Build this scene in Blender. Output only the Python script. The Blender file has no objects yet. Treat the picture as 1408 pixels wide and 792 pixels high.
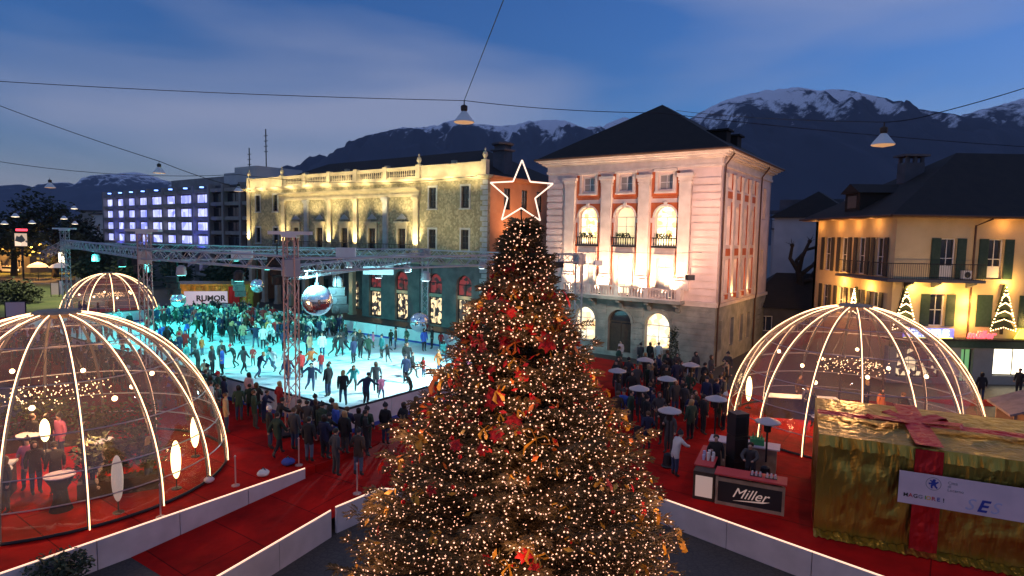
import bpy, bmesh, math, random
from mathutils import Vector, Matrix, noise
random.seed(7)
R = math.radians
scene = bpy.context.scene
COL = scene.collection
ZD = 0.8          # deck height
CAMH = 9.4
# ------------------------------------------------------------------ camera
cam_d = bpy.data.cameras.new('camera'); cam = bpy.data.objects.new('camera', cam_d); COL.objects.link(cam)
cam_d.sensor_width = 36; cam_d.lens = 36 * 850 / 1408; cam_d.clip_end = 20000; cam_d.clip_start = 0.1
CM = (Matrix.Rotation(R(90 - 4.8), 3, 'X') @ Matrix.Rotation(R(1.0), 3, 'Z'))
cam.matrix_world = Matrix.Translation((0, 0, CAMH)) @ CM.to_4x4()
scene.camera = cam
def ray(x, y): return CM @ Vector(((x - 704) / 850, (396 - y) / 850, -1))
def onz(x, y, z=0.0):
    d = ray(x, y); t = (z - CAMH) / d.z; return Vector((d.x * t, d.y * t, z))
def aty(x, y, Y):
    d = ray(x, y); t = Y / d.y; return Vector((d.x * t, Y, CAMH + d.z * t))
# ------------------------------------------------------------------ materials
MATS = {}
def rgb(c): return (c[0], c[1], c[2], 1)
def nmat(name):
    m = bpy.data.materials.new(name); m.use_nodes = True; nt = m.node_tree
    MATS[name] = m
    return m, nt, nt.nodes['Principled BSDF'], nt.nodes.new, nt.links.new
def mat(name, c, rough=.7, metal=0., c2=None, scale=3., bump=0., bscale=None, emit=None, es=0., spec=.4, kind='noise', detail=6, mixlo=.35, mixhi=.65, coat=0.):
    m, nt, p, N, L = nmat(name)
    p.inputs['Base Color'].default_value = rgb(c); p.inputs['Roughness'].default_value = rough; p.inputs['Metallic'].default_value = metal
    p.inputs['Specular IOR Level'].default_value = spec
    if coat: p.inputs['Coat Weight'].default_value = coat
    g = N('ShaderNodeNewGeometry')
    if c2 is not None:
        if kind == 'voro':
            t = N('ShaderNodeTexVoronoi'); t.inputs['Scale'].default_value = scale; out = t.outputs['Color']
            bw = N('ShaderNodeSeparateColor'); L(out, bw.inputs[0]); out = bw.outputs[0]
        else:
            t = N('ShaderNodeTexNoise'); t.inputs['Scale'].default_value = scale; t.inputs['Detail'].default_value = detail; out = t.outputs['Fac']
        L(g.outputs['Position'], t.inputs['Vector'])
        r = N('ShaderNodeValToRGB'); r.color_ramp.elements[0].position = mixlo; r.color_ramp.elements[1].position = mixhi
        r.color_ramp.elements[0].color = rgb(c); r.color_ramp.elements[1].color = rgb(c2)
        L(out, r.inputs[0]); L(r.outputs[0], p.inputs['Base Color'])
    if bump:
        t2 = N('ShaderNodeTexNoise'); t2.inputs['Scale'].default_value = bscale or scale * 4; t2.inputs['Detail'].default_value = 5
        L(g.outputs['Position'], t2.inputs['Vector'])
        b = N('ShaderNodeBump'); b.inputs['Strength'].default_value = bump; b.inputs['Distance'].default_value = .05
        L(t2.outputs['Fac'], b.inputs['Height']); L(b.outputs[0], p.inputs['Normal'])
    if emit:
        p.inputs['Emission Color'].default_value = rgb(emit); p.inputs['Emission Strength'].default_value = es
    return m
def emi(name, c, s, sample=True):
    m = mat(name, (.6, .6, .6), emit=c, es=s)
    if not sample: m.cycles.emission_sampling = 'NONE'
    return m
# walls and stone
mat('plaster_pink', (.74, .58, .52), .85, c2=(.60, .47, .42), scale=.8, bump=.25, bscale=14)
mat('trim_pale', (.70, .60, .53), .8, c2=(.58, .49, .43), scale=1.5, bump=.2, bscale=20)
mat('panel_orange', (.52, .13, .04), .85, c2=(.42, .09, .03), scale=2)
mat('stone_grey', (.33, .33, .29), .9, c2=(.20, .21, .19), scale=1.2, bump=.5, bscale=9)
mat('plaster_house', (.20, .19, .12), .9, c2=(.36, .33, .22), scale=4.5, kind='voro', mixlo=.3, mixhi=1, bump=.4, bscale=9)  # cell speckle paints the mirror balls' light dots into the wall colour
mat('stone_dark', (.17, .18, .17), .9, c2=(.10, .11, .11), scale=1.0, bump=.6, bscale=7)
mat('trim_house', (.50, .45, .31), .8, c2=(.40, .36, .25), scale=1.3, bump=.2, bscale=20)
mat('trim_bluegrey', (.40, .42, .42), .8, c2=(.31, .33, .34), scale=1.6)
mat('plaster_orange', (.56, .27, .14), .9, c2=(.46, .21, .11), scale=.8, bump=.2, bscale=14)
mat('plaster_ochre', (.62, .48, .28), .9, c2=(.52, .39, .22), scale=.6, bump=.25, bscale=14)
mat('plaster_white', (.48, .50, .52), .9, c2=(.40, .42, .45), scale=.6)
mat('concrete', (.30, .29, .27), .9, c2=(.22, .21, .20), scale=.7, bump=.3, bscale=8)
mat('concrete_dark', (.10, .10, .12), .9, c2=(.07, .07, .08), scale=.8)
mat('shutter_green', (.018, .045, .03), .6, c2=(.03, .06, .045), scale=6)
mat('shutter_dark', (.035, .035, .035), .6, c2=(.05, .045, .04), scale=6)
mat('copper_pipe', (.10, .05, .03), .5, .3)
mat('iron', (.03, .03, .035), .5, .6)
mat('wood_dark', (.06, .04, .025), .6, c2=(.04, .025, .02), scale=5)
mat('wood_light', (.42, .30, .20), .7, c2=(.30, .20, .12), scale=4)
mat('glass_dark', (.02, .025, .035), .08, 0, spec=.9)
mat('white_paint', (.72, .70, .70), .6, c2=(.62, .60, .60), scale=1.5)
mat('white_panel', (.72, .64, .66), .5, c2=(.50, .45, .46), scale=1.3, mixlo=.25, mixhi=.8, detail=10)
mat('alu', (.44, .41, .42), .45, .35)
mat('alu_red', (.55, .34, .30), .45, .3)
mat('rib_grey', (.13, .12, .13), .5, .2); mat('black_plastic', (.02, .02, .022), .45)
mat('grass_mat', (.05, .075, .025), .95, c2=(.09, .11, .04), scale=.3, bump=.5, bscale=6)
mat('asphalt', (.05, .05, .052), .9, c2=(.035, .035, .037), scale=.5, bump=.2, bscale=20)
mat('bark', (.07, .05, .035), .95, c2=(.04, .03, .02), scale=6, bump=.6, bscale=20)
mat('bark_dark', (.025, .022, .02), .95, bump=.4, bscale=12)
mat('leaf_dark', (.022, .035, .018), .8, c2=(.04, .055, .025), scale=1.2)
mat('skin', (.45, .27, .20), .6)
mat('lamp_white', (.75, .75, .72), .5)
mat('curtain', (.7, .66, .58), .9); mat('curtain_grey', (.28, .27, .26), .5)
mat('cloth_black', (.015, .015, .018), .9)
mat('cloth_white', (.7, .68, .66), .9)
mat('cloth_blue', (.05, .08, .35), .8)
mat('banner', (.62, .50, .54), .6)
mat('ink_blue', (.03, .05, .30), .6); mat('ink_grey', (.22, .22, .26), .6); mat('ink_red', (.5, .05, .05), .6); mat('ink_yellow', (.7, .45, .05), .6)
mat('ink_green', (.05, .3, .12), .6); mat('ink_light', (.40, .42, .62), .6); mat('ink_black', (.03, .03, .03), .6)
mat('lettering_pale', (.75, .60, .50), .6, emit=(.9, .6, .45), es=.25)
mat('hut_roof', (.30, .23, .22), .8, c2=(.22, .17, .16), scale=3)
# emissive
emi('led', (1, .56, .26), 4.5)
emi('led_soft', (1, .62, .38), 1.3)
emi('neon_star', (1, .70, .52), 1.5)
emi('bulb_tree', (1, .47, .29), 2.6, False)
emi('bulb_warm', (1, .62, .28), 9)
emi('bulb_tiny', (1, .55, .25), 5, False)
emi('paper_lamp', (1, .72, .28), 5)
emi('paper_lamp_dim', (.8, .62, .45), .35)
emi('shop_warm', (1, .70, .40), 1.6)
emi('shop_white', (1, .88, .62), 3.0)
emi('drape_lit', (1, .80, .48), 1.5)
emi('room_glow', (1, .70, .28), 4.5)
emi('room_glow_soft', (1, .78, .32), 1.0)
emi('neon_blue', (.16, .30, 1), 5); emi('neon_red', (1, .03, .05), 2.6); emi('neon_yellow', (1, .9, .02), 2); emi('neon_green', (.1, .6, .1), .5)
emi('led_lens', (.75, .95, 1), 6); emi('led_lens_teal', (.15, .9, .8), 5)
emi('lamp_glow', (1, .8, .5), 4); emi('lamp_glow_dim', (1, .75, .5), .8)
emi('lamp_dim_orange', (1, .5, .2), .5)
emi('gold_trim_glow', (1, .6, .15), .4)
def noisy_emission(name, c1, c2, s, scale, lo=.4, hi=.6):
    m, nt, p, N, L = nmat(name)
    g = N('ShaderNodeNewGeometry'); t = N('ShaderNodeTexVoronoi'); t.inputs['Scale'].default_value = scale; L(g.outputs['Position'], t.inputs['Vector'])
    sc = N('ShaderNodeSeparateColor'); L(t.outputs['Color'], sc.inputs[0])
    r = N('ShaderNodeValToRGB'); r.color_ramp.elements[0].position = lo; r.color_ramp.elements[1].position = hi
    r.color_ramp.elements[0].color = rgb(c1); r.color_ramp.elements[1].color = rgb(c2); L(sc.outputs[0], r.inputs[0])
    L(r.outputs[0], p.inputs['Emission Color']); p.inputs['Emission Strength'].default_value = s
    p.inputs['Base Color'].default_value = (.05, .05, .05, 1)
    return m
noisy_emission('win_blue', (.22, .25, .85), (.55, .58, 1), 1.7, .8, .1, .9)
noisy_emission('shop_goods', (.03, .02, .02), (1, .75, .4), 1.6, 3.0, .45, .7)
noisy_emission('cafe_panel', (.02, .02, .02), (1, .7, .5), 1.2, .9, .4, .7)
noisy_emission('window_drapes', (1, .62, .25), (1, .93, .72), 1.7, 2.2, .1, .9)
noisy_emission('room_drapes', (1, .50, .14), (1, .86, .5), 3.2, 2.5, .1, .9)
noisy_emission('red_goods', (.02, .01, .01), (.45, .03, .03), .5, 3.0, .2, .6)
# plaza cobbles
def cobble():
    m, nt, p, N, L = nmat('cobbles')
    g = N('ShaderNodeNewGeometry'); v = N('ShaderNodeTexVoronoi'); v.feature = 'DISTANCE_TO_EDGE'; v.inputs['Scale'].default_value = 5.5; L(g.outputs['Position'], v.inputs['Vector'])
    n = N('ShaderNodeTexNoise'); n.inputs['Scale'].default_value = .5; n.inputs['Detail'].default_value = 8; L(g.outputs['Position'], n.inputs['Vector'])
    r = N('ShaderNodeValToRGB'); r.color_ramp.elements[0].position = .0; r.color_ramp.elements[1].position = .08
    r.color_ramp.elements[0].color = (.02, .02, .022, 1); r.color_ramp.elements[1].color = (.055, .053, .05, 1); L(v.outputs['Distance'], r.inputs[0])
    mx = N('ShaderNodeMix'); mx.data_type = 'RGBA'; mx.blend_type = 'MULTIPLY'; mx.inputs['Factor'].default_value = 1
    r2 = N('ShaderNodeValToRGB'); r2.color_ramp.elements[0].color = (.45, .45, .45, 1); r2.color_ramp.elements[1].color = (1.3, 1.25, 1.2, 1); L(n.outputs['Fac'], r2.inputs[0])
    L(r.outputs[0], mx.inputs['A']); L(r2.outputs[0], mx.inputs['B']); L(mx.outputs['Result'], p.inputs['Base Color'])
    b = N('ShaderNodeBump'); b.inputs['Strength'].default_value = .5; b.inputs['Distance'].default_value = .03; L(v.outputs['Distance'], b.inputs['Height']); L(b.outputs[0], p.inputs['Normal'])
    p.inputs['Roughness'].default_value = .55
cobble()
def carpet():
    m, nt, p, N, L = nmat('carpet_red'); g = N('ShaderNodeNewGeometry'); mp = N('ShaderNodeMapping'); mp.inputs['Rotation'].default_value = (0, 0, .62); L(g.outputs['Position'], mp.inputs['Vector'])
    n = N('ShaderNodeTexNoise'); n.inputs['Scale'].default_value = .8; n.inputs['Detail'].default_value = 9; n.inputs['Roughness'].default_value = .65; L(g.outputs['Position'], n.inputs['Vector'])
    r = N('ShaderNodeValToRGB'); r.color_ramp.elements[0].position = .3; r.color_ramp.elements[1].position = .68; r.color_ramp.elements[0].color = (.24, .004, .003, 1); r.color_ramp.elements[1].color = (.56, .008, .005, 1); L(n.outputs['Fac'], r.inputs[0])
    bk = N('ShaderNodeTexBrick'); bk.inputs['Scale'].default_value = 1; bk.inputs['Brick Width'].default_value = 11; bk.inputs['Row Height'].default_value = 2.0; bk.inputs['Mortar Size'].default_value = .018; bk.inputs['Color1'].default_value = (1, 1, 1, 1); bk.inputs['Color2'].default_value = (.72, .72, .72, 1); bk.inputs['Mortar'].default_value = (.3, .3, .3, 1); L(mp.outputs[0], bk.inputs['Vector'])
    mx = N('ShaderNodeMix'); mx.data_type = 'RGBA'; mx.blend_type = 'MULTIPLY'; mx.inputs['Factor'].default_value = 1; L(r.outputs[0], mx.inputs['A']); L(bk.outputs['Color'], mx.inputs['B']); L(mx.outputs['Result'], p.inputs['Base Color'])
    n2 = N('ShaderNodeTexNoise'); n2.inputs['Scale'].default_value = 3.5; n2.inputs['Detail'].default_value = 6; L(g.outputs['Position'], n2.inputs['Vector']); b = N('ShaderNodeBump'); b.inputs['Strength'].default_value = .5; b.inputs['Distance'].default_value = .05; L(n2.outputs['Fac'], b.inputs['Height']); L(b.outputs[0], p.inputs['Normal'])
    p.inputs['Roughness'].default_value = .9; p.inputs['Specular IOR Level'].default_value = .12
carpet()
def ice():
    m, nt, p, N, L = nmat('ice')
    g = N('ShaderNodeNewGeometry'); n = N('ShaderNodeTexNoise'); n.inputs['Scale'].default_value = .35; n.inputs['Detail'].default_value = 9; L(g.outputs['Position'], n.inputs['Vector'])
    r = N('ShaderNodeValToRGB'); r.color_ramp.elements[0].position = .38; r.color_ramp.elements[0].color = (.48, .62, .66, 1); r.color_ramp.elements[1].position = .6; r.color_ramp.elements[1].color = (.82, .86, .87, 1)
    L(r.outputs[0], p.inputs['Base Color'])
    va = N('ShaderNodeTexNoise'); va.inputs['Scale'].default_value = 1.1; va.inputs['Detail'].default_value = 8; va.inputs['Distortion'].default_value = 2.5; m0 = N('ShaderNodeMapping'); m0.inputs['Rotation'].default_value = (0, 0, 1.1); m0.inputs['Scale'].default_value = (.5, 2.6, 1); L(g.outputs['Position'], m0.inputs['Vector']); L(m0.outputs[0], va.inputs['Vector']); ad = N('ShaderNodeMath'); ad.operation = 'MULTIPLY_ADD'; ad.inputs[1].default_value = .55; L(va.outputs['Fac'], ad.inputs[0]); h_ = N('ShaderNodeMath'); h_.operation = 'MULTIPLY'; h_.inputs[1].default_value = .45; L(n.outputs['Fac'], h_.inputs[0]); L(h_.outputs[0], ad.inputs[2]); L(ad.outputs[0], r.inputs[0])  # stretched noise puts scratches and the skaters' long shadows into the ice colour
    mp = N('ShaderNodeMapping'); mp.inputs['Rotation'].default_value = (0, 0, .6); mp.inputs['Scale'].default_value = (1, 9, 1); L(g.outputs['Position'], mp.inputs['Vector'])
    n2 = N('ShaderNodeTexNoise'); n2.inputs['Scale'].default_value = 2.; n2.inputs['Detail'].default_value = 6; L(mp.outputs[0], n2.inputs['Vector'])
    r2 = N('ShaderNodeValToRGB'); r2.color_ramp.elements[0].color = (.22, .22, .22, 1); r2.color_ramp.elements[1].color = (.65, .65, .65, 1); L(n2.outputs['Fac'], r2.inputs[0]); L(r2.outputs[0], p.inputs['Roughness'])
    b = N('ShaderNodeBump'); b.inputs['Strength'].default_value = .15; b.inputs['Distance'].default_value = .02; L(n2.outputs['Fac'], b.inputs['Height']); L(b.outputs[0], p.inputs['Normal'])
ice()
def rooftile(name, c1, c2, sc=3.2):
    m, nt, p, N, L = nmat(name)
    g = N('ShaderNodeNewGeometry'); n = N('ShaderNodeTexNoise'); n.inputs['Scale'].default_value = 1.5; n.inputs['Detail'].default_value = 8; L(g.outputs['Position'], n.inputs['Vector'])
    r = N('ShaderNodeValToRGB'); r.color_ramp.elements[0].position = .3; r.color_ramp.elements[1].position = .7; r.color_ramp.elements[0].color = rgb(c1); r.color_ramp.elements[1].color = rgb(c2); L(n.outputs['Fac'], r.inputs[0]); L(r.outputs[0], p.inputs['Base Color'])
    sx = N('ShaderNodeSeparateXYZ'); L(g.outputs['Position'], sx.inputs[0])
    w = N('ShaderNodeMath'); w.operation = 'MULTIPLY'; w.inputs[1].default_value = sc * 2; L(sx.outputs['Z'], w.inputs[0])
    f = N('ShaderNodeMath'); f.operation = 'FRACT'; L(w.outputs[0], f.inputs[0])
    b = N('ShaderNodeBump'); b.inputs['Strength'].default_value = .7; b.inputs['Distance'].default_value = .05; L(f.outputs[0], b.inputs['Height']); L(b.outputs[0], p.inputs['Normal']); p.inputs['Roughness'].default_value = .85
rooftile('roof_dark', (.014, .011, .010), (.007, .006, .006)); rooftile('roof_brown', (.020, .015, .013), (.011, .009, .009))
def foil(name, c, rough=.22):
    m, nt, p, N, L = nmat(name)
    p.inputs['Metallic'].default_value = 1; p.inputs['Roughness'].default_value = rough
    g = N('ShaderNodeNewGeometry'); mp = N('ShaderNodeMapping'); mp.inputs['Scale'].default_value = (1, 1, .16); L(g.outputs['Position'], mp.inputs['Vector'])
    n = N('ShaderNodeTexNoise'); n.inputs['Scale'].default_value = 3.6; n.inputs['Detail'].default_value = 6; n.inputs['Distortion'].default_value = .3; L(mp.outputs[0], n.inputs['Vector'])
    v = N('ShaderNodeTexVoronoi'); v.feature = 'DISTANCE_TO_EDGE'; v.inputs['Scale'].default_value = 2.2; L(mp.outputs[0], v.inputs['Vector'])
    a = N('ShaderNodeMath'); a.operation = 'MULTIPLY_ADD'; a.inputs[1].default_value = .35; L(v.outputs['Distance'], a.inputs[0]); L(n.outputs['Fac'], a.inputs[2])
    b = N('ShaderNodeBump'); b.inputs['Strength'].default_value = 1; b.inputs['Distance'].default_value = .10; L(a.outputs[0], b.inputs['Height']); L(b.outputs[0], p.inputs['Normal'])
    p.inputs['Base Color'].default_value = rgb(c)
foil('foil_gold', (.40, .27, .055), .36); foil('foil_red', (.50, .012, .015), .38); MATS['foil_red'].node_tree.nodes['Principled BSDF'].inputs['Metallic'].default_value = .45
def mirrorball():
    m, nt, p, N, L = nmat('mirror'); p.inputs['Metallic'].default_value = .92; p.inputs['Roughness'].default_value = .14; p.inputs['Base Color'].default_value = (.9, .9, .92, 1)
mirrorball()
def film():
    m, nt, p, N, L = nmat('dome_film'); nt.nodes.remove(p); out = nt.nodes['Material Output']
    tr = N('ShaderNodeBsdfTransparent'); tr.inputs[0].default_value = (.90, .88, .92, 1)
    gl = N('ShaderNodeBsdfGlossy'); gl.inputs['Roughness'].default_value = .04; gl.inputs[0].default_value = (.9, .85, .95, 1)
    df = N('ShaderNodeBsdfTranslucent'); df.inputs[0].default_value = (.8, .62, .5, 1)
    g = N('ShaderNodeNewGeometry'); n = N('ShaderNodeTexNoise'); n.inputs['Scale'].default_value = 1.2; L(g.outputs['Position'], n.inputs['Vector'])
    b = N('ShaderNodeBump'); b.inputs['Strength'].default_value = .35; b.inputs['Distance'].default_value = .1; L(n.outputs['Fac'], b.inputs['Height']); L(b.outputs[0], gl.inputs['Normal'])
    lw = N('ShaderNodeLayerWeight'); lw.inputs['Blend'].default_value = .25
    mu = N('ShaderNodeMath'); mu.operation = 'MULTIPLY_ADD'; mu.inputs[1].default_value = .26; mu.inputs[2].default_value = .045; L(lw.outputs['Fresnel'], mu.inputs[0])
    m1 = N('ShaderNodeMixShader'); L(mu.outputs[0], m1.inputs[0]); L(tr.outputs[0], m1.inputs[1]); L(gl.outputs[0], m1.inputs[2])
    m2 = N('ShaderNodeMixShader'); m2.inputs[0].default_value = .045; L(m1.outputs[0], m2.inputs[1]); L(df.outputs[0], m2.inputs[2]); L(m2.outputs[0], out.inputs[0])
film()
def objcol(name, rough=.85):
    m, nt, p, N, L = nmat(name); o = N('ShaderNodeObjectInfo'); L(o.outputs['Color'], p.inputs['Base Color']); p.inputs['Roughness'].default_value = rough
objcol('coat')
def trousers():
    m, nt, p, N, L = nmat('trousers'); o = N('ShaderNodeObjectInfo'); r = N('ShaderNodeValToRGB'); r.color_ramp.interpolation = 'CONSTANT'
    el = r.color_ramp.elements; el[0].color = (.015, .015, .02, 1); el[1].position = .45; el[1].color = (.03, .05, .11, 1)
    e = el.new(.75); e.color = (.06, .055, .05, 1); e = el.new(.92); e.color = (.09, .12, .18, 1)
    L(o.outputs['Random'], r.inputs[0]); L(r.outputs[0], p.inputs['Base Color']); p.inputs['Roughness'].default_value = .9
trousers()
mat('boots', (.05, .045, .04), .6)
def mountain_mat(name, snow_z, spread, rock, snow=(.62, .66, .74)):
    m, nt, p, N, L = nmat(name)
    g = N('ShaderNodeNewGeometry'); n = N('ShaderNodeTexNoise'); n.inputs['Scale'].default_value = .020; n.inputs['Detail'].default_value = 10; n.inputs['Roughness'].default_value = .7; L(g.outputs['Position'], n.inputs['Vector'])
    s = N('ShaderNodeSeparateXYZ'); L(g.outputs['Position'], s.inputs[0])
    a = N('ShaderNodeMath'); a.operation = 'SUBTRACT'; L(s.outputs['Z'], a.inputs[0]); a.inputs[1].default_value = snow_z
    d = N('ShaderNodeMath'); d.operation = 'DIVIDE'; L(a.outputs[0], d.inputs[0]); d.inputs[1].default_value = spread
    sn = N('ShaderNodeSeparateXYZ'); L(g.outputs['Normal'], sn.inputs[0])
    k = N('ShaderNodeMath'); k.operation = 'MULTIPLY_ADD'; L(n.outputs['Fac'], k.inputs[0]); k.inputs[1].default_value = 8.0; L(d.outputs[0], k.inputs[2])
    k2 = N('ShaderNodeMath'); k2.operation = 'MULTIPLY_ADD'; L(sn.outputs['X'], k2.inputs[0]); k2.inputs[1].default_value = -2.2; L(k.outputs[0], k2.inputs[2])
    c = N('ShaderNodeMath'); c.operation = 'SUBTRACT'; c.use_clamp = True; L(k2.outputs[0], c.inputs[0]); c.inputs[1].default_value = 4.1
    mx = N('ShaderNodeMix'); mx.data_type = 'RGBA'; L(c.outputs[0], mx.inputs['Factor']); mx.inputs['A'].default_value = rgb(rock); mx.inputs['B'].default_value = rgb(snow)
    L(mx.outputs['Result'], p.inputs['Base Color']); p.inputs['Roughness'].default_value = .95; p.inputs['Specular IOR Level'].default_value = .1
# ------------------------------------------------------------------ mesh builder
WL = {}
def tag(o, label=None, cat=None, group=None, kind=None):
    if label: o['label'] = label
    if cat: o['category'] = cat
    if group: o['group'] = group
    if kind: o['kind'] = kind
    return o
def thing(name, label, cat, loc=(0, 0, 0), group=None):
    o = bpy.data.objects.new(name, None); COL.objects.link(o); o.location = loc; o.empty_display_size = .3
    WL[o.name] = Vector(loc); return tag(o, label, cat, group)
class MB:
    def __init__(s): s.v = []; s.f = []; s.m = []; s.cur = 0
    def add(s, vs, fs):
        n = len(s.v); s.v += [tuple(v) for v in vs]; s.f += [tuple(n + i for i in f) for f in fs]; s.m += [s.cur] * len(fs)
    def box(s, x0, x1, y0, y1, z0, z1, T=None):
        T = T or (lambda a, b, c: (a, b, c))
        vs = [T(x, y, z) for z in (z0, z1) for y in (y0, y1) for x in (x0, x1)]
        s.add(vs, [(0, 2, 3, 1), (4, 5, 7, 6), (0, 1, 5, 4), (2, 6, 7, 3), (0, 4, 6, 2), (1, 3, 7, 5)])
    def cbox(s, c, sx, sy, sz, rz=0):
        cs, sn = math.cos(rz), math.sin(rz)
        s.box(-sx / 2, sx / 2, -sy / 2, sy / 2, 0, sz, lambda a, b, d: (c[0] + a * cs - b * sn, c[1] + a * sn + b * cs, c[2] + d))
    def tube(s, pts, r, n=6, cap=True):
        pts = [Vector(p) for p in pts]; rs = r if isinstance(r, (list, tuple)) else [r] * len(pts); rings = []
        up = None
        for i, p in enumerate(pts):
            d = (pts[min(i + 1, len(pts) - 1)] - pts[max(i - 1, 0)]).normalized()
            if up is None: up = Vector((0, 0, 1)) if abs(d.z) < .9 else Vector((1, 0, 0))
            a = d.cross(up)
            if a.length < 1e-4: a = d.cross(Vector((.3, 1, .2)))
            a.normalize(); b = d.cross(a); up = a.cross(d)
            rings.append([p + (a * math.cos(t) + b * math.sin(t)) * rs[i] for t in [2 * math.pi * k / n for k in range(n)]])
        vs = [v for rg in rings for v in rg]; fs = []
        for i in range(len(pts) - 1):
            for k in range(n): fs.append((i * n + k, i * n + (k + 1) % n, (i + 1) * n + (k + 1) % n, (i + 1) * n + k))
        if cap: fs.append(tuple(range(n))); fs.append(tuple((len(pts) - 1) * n + k for k in range(n)))
        s.add(vs, fs)
    def lathe(s, c, prof, n=16):
        vs = []; fs = []
        for r, z in prof:
            for k in range(n): vs.append((c[0] + r * math.cos(2 * math.pi * k / n), c[1] + r * math.sin(2 * math.pi * k / n), c[2] + z))
        for i in range(len(prof) - 1):
            for k in range(n): fs.append((i * n + k, i * n + (k + 1) % n, (i + 1) * n + (k + 1) % n, (i + 1) * n + k))
        fs.append(tuple(range(n))); fs.append(tuple((len(prof) - 1) * n + k for k in range(n)))
        s.add(vs, fs)
    def ball(s, c, r, n=8, m=5, sz=1.):
        prof = [(r * math.sin(math.pi * i / m) + 1e-4, -r * sz * math.cos(math.pi * i / m)) for i in range(m + 1)]
        s.lathe(c, prof, n)
    def octa(s, c, r):
        x, y, z = c
        s.add([(x + r, y, z), (x, y + r, z), (x - r, y, z), (x, y - r, z), (x, y, z + r), (x, y, z - r)],
              [(0, 1, 4), (1, 2, 4), (2, 3, 4), (3, 0, 4), (1, 0, 5), (2, 1, 5), (3, 2, 5), (0, 3, 5)])
    def prism(s, poly, h0, h1, T=None):
        """poly: list of 2D pts; extruded between h0,h1 (third coord)"""
        T = T or (lambda a, b, c: (a, b, c)); n = len(poly)
        vs = [T(p[0], p[1], h0) for p in poly] + [T(p[0], p[1], h1) for p in poly]
        s.add(vs, [tuple(range(n)), tuple(range(n, 2 * n))] + [(i, (i + 1) % n, n + (i + 1) % n, n + i) for i in range(n)])
    def build(s, name, mats, parent=None, loc=None, smooth=False, local=False):
        if isinstance(mats, str): mats = [mats]
        me = bpy.data.meshes.new(name)
        if local: org = Vector((0, 0, 0))
        elif parent is not None: org = WL[parent.name]
        elif loc is not None: org = Vector(loc)
        else:
            xs = [v[0] for v in s.v]; ys = [v[1] for v in s.v]; zs = [v[2] for v in s.v]
            org = Vector(((min(xs) + max(xs)) / 2, (min(ys) + max(ys)) / 2, min(zs)))
        me.from_pydata([(v[0] - org.x, v[1] - org.y, v[2] - org.z) for v in s.v], [], s.f)
        for k in mats: me.materials.append(MATS[k])
        me.polygons.foreach_set('material_index', s.m)
        if smooth: me.polygons.foreach_set('use_smooth', [True] * len(me.polygons))
        me.update()
        o = bpy.data.objects.new(name, me); COL.objects.link(o)
        if parent is not None: o.parent = parent; WL[o.name] = org
        else:
            if not local: o.location = org
            WL[o.name] = org
        return o
def fixnormals(o):
    bm = bmesh.new(); bm.from_mesh(o.data); bmesh.ops.recalc_face_normals(bm, faces=bm.faces); bm.to_mesh(o.data); bm.free()
def textmesh(name, txt, mat_, size, T, parent, shear=0, extrude=.01, bold=0., align='CENTER'):
    """text laid out in (u,z) of frame T(u,d,z)"""
    c = bpy.data.curves.new(name, 'FONT'); c.body = txt; c.size = size; c.align_x = align; c.align_y = 'CENTER'; c.shear = shear; c.extrude = extrude; c.offset = bold; c.resolution_u = 3
    o = bpy.data.objects.new(name, c); COL.objects.link(o)
    dg = bpy.context.evaluated_depsgraph_get(); me = bpy.data.meshes.new_from_object(o.evaluated_get(dg)); COL.objects.unlink(o); bpy.data.objects.remove(o)
    b = MB(); b.add([T(v.co.x, v.co.z, v.co.y) for v in me.vertices], [tuple(p.vertices) for p in me.polygons])
    return b.build(name, mat_, parent)
class Frame:
    """vertical plane frame: u along d, dd outward n"""
    def __init__(s, p, d, n):
        s.p = Vector((p[0], p[1])); s.d = Vector(d).normalized(); s.n = Vector(n).normalized()
    def __call__(s, u, dd, z):
        q = s.p + s.d * u + s.n * dd; return (q.x, q.y, z)
    def sub(s, u0, z0, dd0=0, flip=1): return lambda u, d, z: s(u0 + flip * u, dd0 + d, z0 + z)
    def px(s, x, y):
        r = ray(x, y); a, b, c, d = r.x, -s.d.x, r.y, -s.d.y; det = a * d - b * c
        return ((a * s.p.y - c * s.p.x) / det)
def fbox(mb, F, u0, u1, d0, d1, z0, z1): mb.box(u0, u1, d0, d1, z0, z1, F)
def archpts(u0, u1, zs, n=10):
    c = (u0 + u1) / 2; r = (u1 - u0) / 2
    return [(c - r * math.cos(math.pi * i / n), zs + r * math.sin(math.pi * i / n)) for i in range(n + 1)]
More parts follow.
